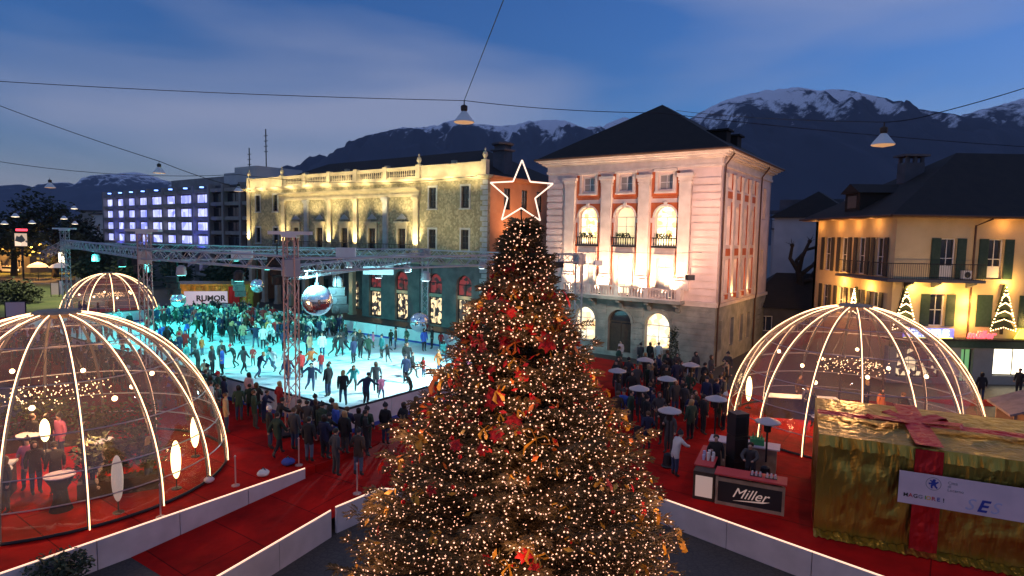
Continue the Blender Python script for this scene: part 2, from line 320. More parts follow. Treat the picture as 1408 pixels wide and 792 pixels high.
def wall_holes(mb, F, u0, u1, z0, z1, d0, d1, holes):
    us = sorted({u0, u1} | {h[0] for h in holes} | {h[1] for h in holes}); zs = sorted({z0, z1} | {h[2] for h in holes} | {h[3] for h in holes})
    us = [u for u in us if u0 - 1e-6 <= u <= u1 + 1e-6]; zs = [z for z in zs if z0 - 1e-6 <= z <= z1 + 1e-6]
    for j in range(len(zs) - 1):
        run = None
        for i in range(len(us) - 1):
            cu, cz = (us[i] + us[i + 1]) / 2, (zs[j] + zs[j + 1]) / 2
            inside = any(h[0] < cu < h[1] and h[2] < cz < h[3] for h in holes)
            if not inside and run is None: run = us[i]
            if inside and run is not None: fbox(mb, F, run, us[i], d0, d1, zs[j], zs[j + 1]); run = None
        if run is not None: fbox(mb, F, run, us[-1], d0, d1, zs[j], zs[j + 1])
    for h in holes:
        if len(h) > 4 and h[4]:
            r = (h[1] - h[0]) / 2; pts = archpts(h[0], h[1], h[3] - r)
            for i in range(len(pts) - 1):
                a, b = pts[i], pts[i + 1]
                vs = [F(p[0], d, z) for d in (d0, d1) for p, z in ((a, a[1]), (b, b[1]), (b, h[3]), (a, h[3]))]
                mb.add(vs, [(0, 1, 2, 3), (4, 5, 6, 7), (0, 1, 5, 4), (2, 3, 7, 6)])
def window(F, par, u0, u1, z0, z1, dep, arch=False, fm='white_paint', pm='glass_dark', nv=1, nh=2, fw=.07, name='window', label=None):
    b = MB(); d0, d1 = -dep, -dep + .06
    zt = z1 - ((u1 - u0) / 2 if arch else 0)
    fbox(b, F, u0, u0 + fw, d0, d1, z0, zt); fbox(b, F, u1 - fw, u1, d0, d1, z0, zt); fbox(b, F, u0 + fw, u1 - fw, d0, d1, z0, z0 + fw)
    if arch:
        o = archpts(u0, u1, zt); i_ = archpts(u0 + fw, u1 - fw, zt)
        for k in range(len(o) - 1):
            vs = [F(p[0], d, p[1]) for d in (d0, d1) for p in (o[k], o[k + 1], i_[k + 1], i_[k])]
            b.add(vs, [(0, 1, 2, 3), (4, 5, 6, 7), (2, 3, 7, 6), (0, 1, 5, 4)])
        fbox(b, F, u0 + fw, u1 - fw, d0 + .005, d1 + .005, zt - fw / 2, zt + fw / 2)
    else: fbox(b, F, u0 + fw, u1 - fw, d0, d1, z1 - fw, z1)
    for k in range(1, nv + 1):
        u = u0 + (u1 - u0) * k / (nv + 1); fbox(b, F, u - fw / 3, u + fw / 3, d0 + .01, d1 - .01, z0 + fw, zt - fw / 2)
    for k in range(1, nh + 1):
        z = z0 + (zt - z0) * k / (nh + 1); fbox(b, F, u0 + fw, u1 - fw, d0 + .014, d1 - .014, z - fw / 3, z + fw / 3)
    w = b.build(name, fm, par)
    if label: w['label'] = label
    g = MB(); poly = ([(u0 + .01, z0)] + [(u1 - .01, z0)] + [(p[0], p[1]) for p in reversed(archpts(u0 + .01, u1 - .01, zt))]) if arch else [(u0, z0), (u1, z0), (u1, z1), (u0, z1)]
    g.prism(poly, -dep - .03, -dep - .005, lambda a, b_, c: F(a, c, b_)); g.build('pane', pm, w)
    return w
def cornice(mb, F, u0, u1, z, steps, e0=0., e1=0.):
    """steps: list of (height, projection); stacked upward from z; wraps ends by e0/e1 times the projection"""
    for h, pr in steps:
        fbox(mb, F, u0 - e0 * pr, u1 + e1 * pr, -.05, pr, z, z + h); z += h
    return z
def spot(name, loc, target, power, color, size=60, blend=.6, radius=.15):
    l = bpy.data.lights.new(name, 'SPOT'); l.energy = power; l.color = color; l.spot_size = R(size); l.spot_blend = blend; l.shadow_soft_size = radius
    o = bpy.data.objects.new(name, l); COL.objects.link(o); o.location = loc
    o.rotation_euler = (Vector(target) - Vector(loc)).to_track_quat('-Z', 'Y').to_euler(); return o
def point(name, loc, power, color, radius=.1):
    l = bpy.data.lights.new(name, 'POINT'); l.energy = power; l.color = color; l.shadow_soft_size = radius
    o = bpy.data.objects.new(name, l); COL.objects.link(o); o.location = loc; return o
WARM = (1, .62, .30); WARMW = (1, .66, .40); ORG = (1, .45, .12); YEL = (1, .74, .36)
# ------------------------------------------------------------------ world
w = bpy.data.worlds.new('World'); scene.world = w; w.use_nodes = True; nt = w.node_tree; N = nt.nodes.new; L = nt.links.new
bg = nt.nodes['Background']; sky = N('ShaderNodeTexSky'); sky.sky_type = 'NISHITA'; sky.sun_disc = False; sky.sun_elevation = R(2.0); sky.sun_rotation = R(70); sky.altitude = 200; sky.air_density = 1.0; sky.dust_density = .5; sky.ozone_density = 4.5
tc = N('ShaderNodeTexCoord'); mp = N('ShaderNodeMapping'); L(tc.outputs['Generated'], mp.inputs['Vector']); mp.inputs['Scale'].default_value = (1.0, 1.0, 4.6); mp.inputs['Rotation'].default_value = (R(4), R(16), 0); mp.inputs['Location'].default_value = (.55, 0, .2)
cn = N('ShaderNodeTexNoise'); cn.inputs['Scale'].default_value = 1.5; cn.inputs['Detail'].default_value = 5; cn.inputs['Roughness'].default_value = .42; cn.inputs['Distortion'].default_value = .3; L(mp.outputs[0], cn.inputs['Vector'])
cr = N('ShaderNodeValToRGB'); cr.color_ramp.elements[0].position = .40; cr.color_ramp.elements[0].color = (0, 0, 0, 1); cr.color_ramp.elements[1].position = .66; cr.color_ramp.elements[1].color = (.7, .7, .7, 1); L(cn.outputs['Fac'], cr.inputs[0])
mx = N('ShaderNodeMix'); mx.data_type = 'RGBA'; L(cr.outputs[0], mx.inputs['Factor'])
gain = N('ShaderNodeMix'); gain.data_type = 'RGBA'; gain.blend_type = 'MULTIPLY'; gain.inputs['Factor'].default_value = 1; L(sky.outputs[0], gain.inputs['A']); gain.inputs['B'].default_value = (3.1, 2.6, 3.0, 1)
L(gain.outputs['Result'], mx.inputs['A']); mx.inputs['B'].default_value = (2.7, 2.9, 4.0, 1); L(mx.outputs['Result'], bg.inputs['Color']); bg.inputs['Strength'].default_value = .15
SKYGAIN = gain; CLOUD = mx
sl = bpy.data.lights.new('sun', 'SUN'); sl.energy = .06; sl.angle = R(20); sl.color = (1, .85, .75); so = bpy.data.objects.new('sun', sl); COL.objects.link(so); so.rotation_euler = (R(82), 0, R(-70 + 180))
scene.view_settings.view_transform = 'Standard'; scene.view_settings.look = 'None'; scene.view_settings.exposure = 0; scene.view_settings.gamma = 1; scene.view_settings.use_curve_mapping = False
cy = scene.cycles; cy.use_denoising = True; cy.use_light_tree = True; cy.max_bounces = 6; cy.diffuse_bounces = 3; cy.glossy_bounces = 3; cy.transparent_max_bounces = 24; cy.transmission_bounces = 3; cy.sample_clamp_indirect = 6; cy.caustics_reflective = False; cy.caustics_refractive = False
try: cy.denoiser = 'OPENIMAGEDENOISE'
except Exception: pass
# ------------------------------------------------------------------ terrain
b = MB(); b.add([(-9000, -3000, 0), (9000, -3000, 0), (9000, 9000, 0), (-9000, 9000, 0)], [(0, 1, 2, 3)])
b.build('ground', 'cobbles').update_tag(); bpy.data.objects['ground']['kind'] = 'structure'
b = MB(); z = .004
b.add([(-200, 62, z), (-46, 62, z), (-50, 74, z), (-84, 110, z), (-84, 150, z), (-400, 150, z)], [(0, 1, 2, 3, 4, 5)]); tag(b.build('lawn', 'grass_mat'), kind='structure')
b = MB(); z = .008
b.add([(-220, 104, z), (-76, 104, z), (-80, 116, z), (-230, 122, z)], [(0, 1, 2, 3)]); tag(b.build('road', 'asphalt'), kind='structure')
b = MB()
b.box(-220, -76, 103.6, 103.9, 0, .13); tag(b.build('kerb', 'concrete'), kind='structure')
def mountain(name, prof, Y, m, depth, amp, seed, nx=260, ny=46, nz=.004):
    pts = [aty(px, py, Y) for px, py in prof]; xs = [p.x for p in pts]; zs = [p.z for p in pts]
    vs = []; fs = []
    def h(x):
        for i in range(len(xs) - 1):
            if x <= xs[i + 1]: t = (x - xs[i]) / (xs[i + 1] - xs[i]); return zs[i] + (zs[i + 1] - zs[i]) * t
        return zs[-1]
    for i in range(nx + 1):
        x = xs[0] + (xs[-1] - xs[0]) * i / nx; hh = h(x) + amp * .035 * noise.fractal(Vector((x * nz * 9, seed, 0)), .8, 2, 5)
        for j in range(ny + 1):
            t = -.25 + 1.25 * j / ny
            yy = Y - depth * t
            if t < 0: z = hh * (1 + 1.6 * t)
            else:
                sp = noise.ridged_multi_fractal(Vector((x * nz + t * .8, t * depth * nz * .55, seed)), .8, 2.2, 6, .9, 2) - .9
                z = hh * (1 - t) ** .9 + amp * sp * min(1, t * 5) * (1 - t) * .8
                z = min(z, hh * (1 - .62 * t))
            vs.append((x, yy, max(z, -8) if j < ny else -8))
    for i in range(nx):
        for j in range(ny): a = i * (ny + 1) + j; fs.append((a, a + ny + 1, a + ny + 2, a + 1))
    b = MB(); b.add(vs, fs); o = b.build(name, m, smooth=True); tag(o, kind='structure'); return o
mountain_mat('rock_left', 240, 50, (.06, .075, .11), (.75, .78, .85))
mountain_mat('rock_mid', 462, 55, (.050, .060, .085), (.80, .80, .85))
mountain_mat('rock_right', 500, 58, (.045, .052, .075), (.80, .80, .85))
mountain('mountain', [(-500, 300), (-200, 262), (-60, 268), (0, 264), (40, 266), (62, 256), (90, 250), (112, 255), (138, 249), (160, 244), (186, 236), (205, 240), (222, 246), (250, 252), (300, 256), (345, 250), (400, 262), (520, 290)], 3800, 'rock_left', 1500, 140, 3.1, nx=300)
mountain('mountain', [(330, 300), (380, 262), (415, 237), (445, 222), (480, 208), (505, 194), (528, 182), (548, 176), (575, 174), (600, 171), (628, 164), (655, 169), (690, 172), (720, 168), (748, 164), (775, 166), (800, 174), (828, 172), (855, 159), (880, 165), (930, 180), (1050, 220), (1200, 260)], 3000, 'rock_mid', 1500, 200, 8.4)
mountain('mountain', [(700, 300), (800, 240), (880, 195), (925, 172), (955, 158), (990, 138), (1015, 130), (1045, 124), (1072, 121), (1096, 118), (1120, 121), (1150, 121), (1185, 130), (1215, 143), (1250, 150), (1290, 160), (1320, 158), (1350, 150), (1380, 141), (1408, 134), (1500, 110), (1650, 90), (1900, 130)], 2400, 'rock_right', 1200, 160, 5.7)
# ------------------------------------------------------------------ deck, ramp, ice
RK_N = Vector((-7.0, 25.9)); RK_A = Vector((-.82, .572)).normalized(); RK_B = Vector((.572, .82)).normalized()
RK_L, RK_W = 41.0, 18.3
def rk(s, t): return RK_N + RK_A * s + RK_B * t
poly = [(-7.47, 21.9), (-16.6, 9.1), (-24, 9.1), (-24, 25), (-21, 30.2), (-43.2, 45.7), (-50, 55), (-46, 66), (-33, 71), (5, 45.0), (9, 41.5), (11.5, 36), (14, 33.7), (20.5, 33.0), (22.6, 28), (26, 20), (26, 6), (19, 6), (4.96, 20.02), (-4.34, 20.28), (-3.7, 21.4), (-5.2, 25.1)]
b = MB(); b.prism(poly, -.02, ZD); o = b.build('deck', 'carpet_red'); tag(o, kind='structure')
b = MB()
S1, S2, E2, E1 = (-10.9, 17.1), (-7.25, 14.75), (-3.72, 21.4), (-5.22, 25.1)
b.add([(S1[0], S1[1], .006), (-7.45, 14.8, .006), (-5.68, 18.55, .40), (-4.55, 20.42, .66), (E2[0], E2[1], ZD), (E1[0], E1[1], ZD), (-8.1, 21.0, .38)], [(0, 1, 2, 6), (6, 2, 3), (6, 3, 5), (3, 4, 5)]); tag(b.build('ramp', 'carpet_red'), kind='structure')
b = MB(); b.prism([tuple(rk(0, 0)), tuple(rk(RK_L, 0)), tuple(rk(RK_L, RK_W)), tuple(rk(0, RK_W))], ZD - .05, ZD + .03); tag(b.build('ice', 'ice'), kind='structure')
b = MB(); b.add([(24.6, 36.6, .02), (25.9, 35.2, .02), (60, 37.2, .02), (60, 38.8, .02)], [(0, 1, 2, 3)]); tag(b.build('carpet_runner', 'carpet_red'), kind='structure')
def edge_wall(pts, label, h0=0., ztop=ZD + .03, th=.08):
    t = thing('edge_panel', label, 'barrier', (pts[0][0], pts[0][1], 0), 'white panels edging the deck')
    led = MB()
    for i in range(len(pts) - 1):
        p, q = Vector(pts[i]), Vector(pts[i + 1]); d = (q - p).normalized(); n = Vector((d.y, -d.x)); F = Frame(p, d, n); ln = (q - p).length
        k = max(1, round(ln / 2.4))
        for j in range(k):
            bb = MB(); fbox(bb, F, ln * j / k + .012, ln * (j + 1) / k - .012, .01, .01 + th, h0, ztop); bb.build('panel', 'white_panel', t)
        led.tube([F(0, .05, ztop + .02), F(ln, .05, ztop + .02)], .022, 5)
    led.build('light_strip', 'led_soft', t)
edge_wall([(-16.6, 9.1), (-7.47, 21.9)], 'long white panel edging under the left dome beside the ramp')
edge_wall([(-7.3, 14.6), (-5.54, 18.5)], 'front white panel barrier along the right side of the red ramp')
edge_wall([(-5.45, 18.75), (-4.34, 20.25), (4.94, 19.99)], 'white panel edging at the head of the ramp, running behind the fir')
edge_wall([(4.98, 19.98), (19, 5.98)], 'white panel edging in front of the beer bar and the gold box')
# rink boards
def boards(p, q, label, zb=ZD, hgt=1.05):
    p, q = Vector(p), Vector(q); d = (q - p).normalized(); F = Frame(p, d, (d.y, -d.x)); ln = (q - p).length
    t = thing('rink_boards', label, 'barrier', (p.x, p.y, zb)); k = max(1, round(ln / 2.5))
    for j in range(k):
        bb = MB(); fbox(bb, F, ln * j / k + .02, ln * (j + 1) / k - .02, -.04, .04, zb, zb + hgt); bb.build('board', 'white_paint', t)
    r = MB(); r.tube([F(0, 0, zb + hgt + .05), F(ln, 0, zb + hgt + .05)], .05, 6); r.build('rail', 'iron', t)
    r = MB(); fbox(r, F, 0, ln, -.06, .06, zb, zb + .18); r.build('kick_strip', 'cloth_blue', t)
boards(rk(0, 0), rk(RK_L, 0), 'low white rink boards on the near side, behind the standing crowd')
boards(rk(RK_L, RK_W), rk(0, RK_W), 'white rink boards on the far side in front of the arcade')
boards(rk(0, RK_W), rk(0, 0), 'white rink boards on the short side behind the fir')
boards(rk(RK_L, 0), rk(RK_L, RK_W), 'white rink boards on the short side by the small far dome')
rt0 = random.Random(77)
def clumps(mb, c, rx, ry, rz, n, s, rnd, hollow=.45):
    for _ in range(n):
        while True:
            v = Vector((rnd.uniform(-1, 1), rnd.uniform(-1, 1), rnd.uniform(-1, 1)))
            l = v.length
            if hollow < l <= 1: break
        w_ = 1 + .28 * noise.noise(v * 2.3 + Vector((c[0], c[1], 0)))
        p = Vector((c[0] + v.x * rx * w_, c[1] + v.y * ry * w_, c[2] + v.z * rz * w_))
        for k in range(4):
            a = Vector((rnd.uniform(-1, 1), rnd.uniform(-1, 1), rnd.uniform(-.6, .6))).normalized() * s * rnd.uniform(.6, 1.2); q = p + Vector((rnd.uniform(-1, 1), rnd.uniform(-1, 1), rnd.uniform(-1, 1))) * s
            bb = a.cross(Vector((rnd.uniform(-1, 1), rnd.uniform(-1, 1), 1))).normalized() * s * .5
            mb.add([q, q + a + bb, q + a * 1.7, q + a - bb], [(0, 1, 2, 3)])
# ------------------------------------------------------------------ town hall like palazzo (centre right)
PC = Vector((14.68, 44.28)); PD = Vector((-.8154, .5789)); PS = Vector((.5789, .8154))
def shutters(F, par, u0, u1, z0, z1, m='shutter_green', w=.55, d=.05, name='shutter'):
    for a, c in ((u0 - w - .03, u0 - .03), (u1 + .03, u1 + w + .03)):
        s = MB(); fbox(s, F, a, c, d, d + .05, z0, z1); n = int((z1 - z0) / .13)
        for k in range(n): fbox(s, F, a + .07, c - .07, d + .05, d + .065, z0 + .08 + k * .13, z0 + .15 + k * .13)
        s.build(name, m, par)
def palazzo():
    F = Frame(PC, PD, -PS); S = Frame(PC, PS, Vector((.8154, -.5789))); W = 14.43; DP = 14.6
    t = thing('palazzo', 'floodlit pink and orange palazzo with dark hipped roof beside the fir', 'building', (PC.x, PC.y, 0))
    # walls
    arches = [(10.6, .95, 1.0, 3.75), (7.5, 1.0, 0.35, 3.75), (4.35, 1.0, 1.0, 3.75)]
    holes = [(c - w_, c + w_, a, z, True) for c, w_, a, z in arches]
    up = [(c - .82, c + .82, 8.85, 11.85, True) for c in (10.55, 7.3, 4.0)]; at = [(c - .58, c + .58, 13.06, 14.2) for c in (10.58, 7.33, 4.1)]
    dr = [(c - .6, c + .6, 5.0, 7.9) for c in (10.55, 7.3, 4.0)]
    b = MB(); wall_holes(b, F, 0, W, 0, 4.6, -.45, 0, holes); g = b.build('ground_floor_wall', 'stone_grey', t)
    b = MB(); wall_holes(b, F, 0, W, 4.602, 15.8, -.45, 0, up + at + dr); b.build('wall', 'plaster_pink', t)
    b = MB()
    k = 0; z = .25
    while z < 4.4:   # rusticated courses of the ground floor
        segs = [(-.03, 3.2), (5.5, 6.35), (8.65, 9.5), (11.7, W)]
        if z > 3.8: segs = [(-.03, W)]
        for u0, u1 in segs: fbox(b, F, u0, u1, .002, .05, z, z + .38)
        z += .44
    b.build('rustication', 'stone_grey', t)
    # quoins
    b = MB(); b2 = MB(); z = 5.3; k = 0
    while z < 13.9:
        fbox(b, F, -.04, 2.0, .004, .10, z, z + .42); fbox(b2, F, 12.95, W + .03, .004, .10, z, z + .42)
        z += .54
    b.build('quoin', 'plaster_pink', t); b2.build('quoin', 'plaster_pink', t)
    # orange panels
    b = MB()
    for c in (10.58, 7.33, 4.1):
        wall_holes(b, F, c - 1.08, c + 1.08, 12.55, 14.4, .003, .02, [(c - .85, c + .85, 12.8, 14.4)])
        wall_holes(b, F, c - 1.08, c + 1.08, 10.95, 12.1, .003, .025, [(c - .95, c + .95, 10.0, 11.93, True)])
        fbox(b, F, c - 1.08, c - .95, .003, .025, 5.3, 10.6); fbox(b, F, c + .95, c + 1.08, .003, .025, 5.3, 10.6)
        fbox(b, F, c - 1.0, c + 1.0, .003, .02, 12.42, 12.54)
    b.build('orange_panel', 'panel_orange', t)
    # pilasters
    for c in (12.2, 8.88, 5.73, 2.52):
        b = MB(); fbox(b, F, c - .44, c + .44, 0, .24, 6.3, 13.7); fbox(b, F, c - .55, c + .55, 0, .36, 5.6, 6.3); fbox(b, F, c - .50, c + .50, 0, .30, 6.3, 6.5)
        fbox(b, F, c - .52, c + .52, 0, .30, 13.7, 13.95); fbox(b, F, c - .62, c + .62, 0, .38, 13.95, 14.2); fbox(b, F, c - .5, c + .5, 0, .27, 13.5, 13.6)
        b.build('pilaster', 'trim_pale', t)
    for c, hw in ((10.58, .58), (7.33, .58), (4.1, .58)):
        w_ = window(F, t, c - hw, c + hw, 13.06, 14.2, .3, pm='curtain_grey', nv=1, nh=1)
        b = MB()
        for a in ((-.25, -.02), (.02, .25)): fbox(b, F, c + (a[0] if a[0] < 0 else hw), c - hw - .0 + (0 if a[0] < 0 else 2 * hw + .22), .025, .09, 13.0, 14.25) if False else None
        fbox(b, F, c - hw - .2, c - hw, .0, .09, 12.92, 14.4); fbox(b, F, c + hw, c + hw + .2, .0, .09, 12.92, 14.4); fbox(b, F, c - hw - .26, c + hw + .26, .0, .14, 12.78, 12.92); fbox(b, F, c - hw - .32, c + hw + .32, 0, .18, 14.4, 14.6)
        b.build('surround', 'trim_pale', w_)
    for i, c in enumerate((10.55, 7.3, 4.0)):
        w_ = window(F, t, c - .82, c + .82, 8.85, 11.85, .35, True, pm='room_drapes' if i != 1 else 'room_glow_soft', nv=1, nh=2)
        b = MB(); o = archpts(c - 1.0, c + 1.0, 11.0); i_ = archpts(c - .82, c + .82, 11.03)
        for k in range(len(o) - 1):
            vs = [F(p[0], d, p[1]) for d in (0.03, .12) for p in (o[k], o[k + 1], i_[k + 1], i_[k])]; b.add(vs, [(0, 1, 2, 3), (4, 5, 6, 7), (2, 3, 7, 6), (0, 1, 5, 4)])
        fbox(b, F, c - .12, c + .12, .03, .2, 11.8, 12.15); b.build('arch_surround', 'trim_pale', w_)
        b = MB(); fbox(b, F, c - .98, c + .98, 0, .32, 8.7, 8.84)
        for k in range(9): b.lathe(F(c - .8 + .2 * k, .24, 8.84), [(.03, 0), (.055, .12), (.03, .3), (.05, .55)], 6)
        fbox(b, F, c - .9, c + .9, .17, .31, 9.39, 9.48); b.build('balconet', 'iron', w_)
        # planters on the balconets
        b = MB()
        for k in range(70):
            x = c - .6 + 1.2 * random.random(); b.octa(F(x, .2 + .08 * random.random(), 9.5 + .28 * random.random()), .06)
        b.build('flower_box', 'leaf_dark', w_)
        w2 = window(F, t, c - .6, c + .6, 5.0, 7.9, .25, fm='trim_pale', pm='drape_lit' if i == 1 else 'curtain', nv=1, nh=3, name='balcony_door')
        b = MB(); fbox(b, F, c - .78, c - .6, .0, .10, 5.0, 7.9); fbox(b, F, c + .6, c + .78, .0, .10, 5.0, 7.9); fbox(b, F, c - .85, c + .85, 0, .2, 7.9, 8.2); fbox(b, F, c - .78, c + .78, 0, .08, 8.2, 8.55); b.build('surround', 'trim_pale', w2)
    # ground openings
    for i, (c, hw, z0, z1) in enumerate(arches):
        if i == 1:
            w_ = window(F, t, c - hw, c + hw, z0, z1, .4, True, 'wood_dark', 'glass_dark', 1, 1, .12, name='door')
            b = MB(); fbox(b, F, c - hw + .1, c + hw - .1, -.36, -.3, z0 + .02, 2.6); fbox(b, F, c - .03, c + .03, -.3, -.27, z0 + .02, 2.6); b.build('door_leaf', 'wood_dark', w_)
        else:
            w_ = window(F, t, c - hw, c + hw, z0, z1, .4, True, 'white_paint', 'window_drapes', 1, 1, .06)
            b = MB(); clumps(b, F(c, -.2, z0 + .45), .55, .06, .35, 26, .06, rt0, .1); b.build('window_flowers', 'cloth_white', w_)
        b = MB(); o = archpts(c - hw - .22, c + hw + .22, z1 - hw); i_ = archpts(c - hw, c + hw, z1 - hw)
        for k in range(len(o) - 1):
            vs = [F(p[0], d, p[1]) for d in (.03, .10) for p in (o[k], o[k + 1], i_[k + 1], i_[k])]; b.add(vs, [(0, 1, 2, 3), (4, 5, 6, 7), (2, 3, 7, 6), (0, 1, 5, 4)])
        b.build('arch_surround', 'stone_grey', w_)
    # string courses, balcony
    b = MB(); fbox(b, F, -.1, W + .1, 0, .14, 4.5, 4.75); fbox(b, F, -.16, W + .16, 0, .2, 4.75, 4.86); b.build('string_course', 'trim_pale', t)
    bl = MB(); fbox(bl, F, 2.2, 12.4, .2, 1.15, 4.62, 4.86); o = bl.build('balcony', 'stone_grey', t)
    bb = MB(); fbox(bb, F, 2.25, 12.35, .98, 1.1, 5.62, 5.74); fbox(bb, F, 2.25, 12.35, .98, 1.1, 4.865, 4.97)
    for c in (2.4, 4.9, 7.3, 9.75, 12.2): fbox(bb, F, c - .17, c + .17, .95, 1.13, 4.97, 5.62)
    k = 2.7
    while k < 12.0: bb.lathe(F(k, 1.04, 4.97), [(.035, 0), (.07, .16), (.03, .36), (.05, .65)], 6); k += .24
    for d in (.3, .65): 
        for u in (2.31, 12.29): fbox(bb, F, u - .05, u + .05, d, d + .12, 4.87, 5.62)
    for u in (2.31, 12.29): fbox(bb, F, u - .06, u + .06, .0, .98, 5.62, 5.73)
    bb.build('balustrade', 'trim_pale', o)
    for c in (2.7, 4.95, 7.3, 9.7, 12.0):
        bb = MB(); bb.prism([(.05, 4.0), (.25, 3.95), (.45, 4.3), (.95, 4.42), (1.0, 4.61), (.05, 4.61)], c - .16, c + .16, lambda a, b_, h: F(h, a, b_)); bb.build('bracket', 'stone_grey', o)
    # entablature
    b = MB(); cornice(b, F, 0, W, 14.62, [(.18, .12), (.42, .06), (.1, .2), (.16, .42), (.12, .62), (.12, .8)], 1, 1); b.build('cornice', 'trim_pale', t)
    # side
    sw = [(u, .5, 13.1, 14.25) for u in (2.1, 4.3, 6.5, 8.6)]; sa = [(u, .52, 9.0, 11.9) for u in (2.1, 4.3, 6.5, 8.6)]; sb = [(u, .45, 5.4, 7.9) for u in (2.1, 4.3, 6.5, 8.6)]; sg = [(u, .5, 1.2, 3.4) for u in (1.2, 4.3, 7.0, 9.0)]
    ex = [(12.5, .5, 11.2, 13.9), (12.5, .5, 6.2, 8.6), (12.5, .5, 1.2, 3.6)]
    b = MB(); wall_holes(b, S, .452, DP, 0, 4.6, -.45, 0, [(u - h, u + h, a, c) for u, h, a, c in sg + ex[2:]]); b.build('ground_floor_wall', 'stone_grey', t)
    b = MB(); wall_holes(b, S, .452, DP, 4.602, 15.8, -.45, 0, [(u - h, u + h, a, c, True) for u, h, a, c in sa] + [(u - h, u + h, a, c) for u, h, a, c in sw + sb + ex[:2]]); b.build('wall', 'plaster_pink', t)
    b = MB()
    pil = [0.95, 3.2, 5.4, 7.6, 9.75]
    for zz0, zz1 in ((12.45, 12.95), (8.2, 8.75), (4.95, 5.3)):
        for i in range(4): fbox(b, S, pil[i] + .32, pil[i + 1] - .32, .004, .025, zz0, zz1)
    for i in range(4):
        for e in (pil[i] + .30, pil[i + 1] - .58): fbox(b, S, e, e + .28, .004, .025, 9.0, 12.2); fbox(b, S, e, e + .28, .004, .025, 13.1, 14.3); fbox(b, S, e, e + .28, .004, .025, 5.4, 8.0)
    b.build('orange_panel', 'panel_orange', t)
    for c in pil: b = MB(); fbox(b, S, c - .28, c + .28, 0, .16, 4.9, 13.9); fbox(b, S, c - .36, c + .36, 0, .22, 13.9, 14.2); fbox(b, S, c - .36, c + .36, 0, .22, 4.9, 5.3); b.build('pilaster', 'trim_pale', t)
    for u, h, a, c in sa: window(S, t, u - h, u + h, a, c, .3, True, nv=1, nh=2)
    for u, h, a, c in sw + sb + sg + ex: window(S, t, u - h, u + h, a, c, .3, fm='trim_pale', nv=1, nh=1)
    b = MB(); z = .25
    while z < 4.3: fbox(b, S, 10.3, DP, .002, .04, z, z + .38); z += .44
    b.build('rustication', 'stone_grey', t)
    b = MB(); fbox(b, S, .1, DP + .1, .02, .14, 4.5, 4.75); b.build('string_course', 'trim_pale', t)
    b = MB(); cornice(b, S, .3, DP, 14.62, [(.178, .118), (.418, .058), (.102, .198), (.158, .418), (.118, .618), (.118, .798)], 0, 1); b.build('cornice', 'trim_pale', t)
    b = MB(); fbox(b, F, 0, W, -DP, -DP + .4, 0, 15.8); fbox(b, F, W - .4, W, -DP + .41, -.46, 0, 15.8); b.build('rear_wall', 'plaster_pink', t)
    # downpipes
    for fr, u in ((S, .2), (S, 10.4)):
        b = MB(); b.tube([fr(u + .2, .75, 15.5), fr(u, .25, 14.7), fr(u, .22, 14.0), fr(u, .22, 4.9), fr(u, .14, 4.4), fr(u, .14, .2)], .07, 6); b.build('downpipe', 'copper_pipe', t)
    # roof
    e = .86; zt = 15.74; c4 = [F(-e, e, zt), F(W + e, e, zt), F(W + e, -DP - e, zt), F(-e, -DP - e, zt)]
    ap = [F(W / 2, -DP / 2 + .9, 20.75), F(W / 2, -DP / 2 - .9, 20.75)]
    b = MB(); b.add(c4 + ap, [(0, 1, 4), (1, 2, 5, 4), (2, 3, 5), (3, 0, 4, 5), (0, 3, 2, 1)]); r = b.build('roof', 'roof_dark', t)
    b = MB(); 
    for i in range(4): b.tube([c4[i], c4[(i + 1) % 4]], .09, 6)
    b.build('gutter', 'copper_pipe', r)
    for (u, d) in ((1.9, -4.6), (1.9, -7.6)):   # dormers on the right slope
        z0 = 16.75; b = MB(); fbox(b, F, u - .9, u + 1.2, d - .55, d + .55, z0 - .5, z0 + 1.0); fbox(b, F, u - 1.1, u + 1.4, d - .75, d + .75, z0 + 1.0, z0 + 1.13); o = b.build('dormer', 'roof_dark', r)
        b = MB(); fbox(b, F, u + .2, u + .8, d + .55, d + .58, z0 , z0 + .8); b.build('dormer_window', 'glass_dark', t)
    b = MB(); fbox(b, F, 7.9, 8.9, -4.2, -3.4, 17.6, 17.72 + .9); b.build('skylight', 'roof_brown', r)
    # floodlamps on the balcony
    for c in (11.5, 9.0, 6.5, 5.0, 3.2):
        b = MB(); b.box(-.14, .14, -.08, .08, 0, .16, lambda x, y, z_, c=c: F(c + x, .8 + y, 4.9 + z_)); o = b.build('floodlamp', 'black_plastic', t)
        b = MB(); b.box(-.11, .11, -.06, .06, .165, .17, lambda x, y, z_, c=c: F(c + x, .8 + y, 4.9 + z_)); b.build('lamp_lens', 'lamp_glow', o)
    for c, pw in ((11.4, 330), (8.9, 420), (7.0, 420), (5.3, 460), (3.4, 420)): spot('balcony_spot', F(c, .95, 5.2), F(c, -.1, 10.5), pw * 6, WARMW, 110, .8)
    for c, pw in ((12.2, 60), (8.88, 60), (5.73, 60), (2.52, 60)): spot('pilaster_spot', F(c, .9, 6.0), F(c, .15, 12.5), pw * 9, WARMW, 60, .9)
    spot('side_spot', S(3.2, .45, 5.0), S(3.2, .1, 11), 600, (1, .5, .2), 80, .8); spot('side_spot', S(7.6, .5, 5.0), S(7.6, .1, 11), 300, (1, .5, .25), 90, .8)
    spot('facade_fill', F(-5, 9, 8.5), F(5, 0, 12.0), 8500, (1, .58, .42), 100, 1)  # unseen fill spot added well out from the front to wash it pink
    spot('corner_spot', F(-2.5, 5, 3.0), F(-.2, 0, 3), 260, (1, .5, .2), 120, 1); spot('side_street_spot', S(6, 6, 5.0), S(6, 0, 2), 700, (1, .45, .15), 110, 1)
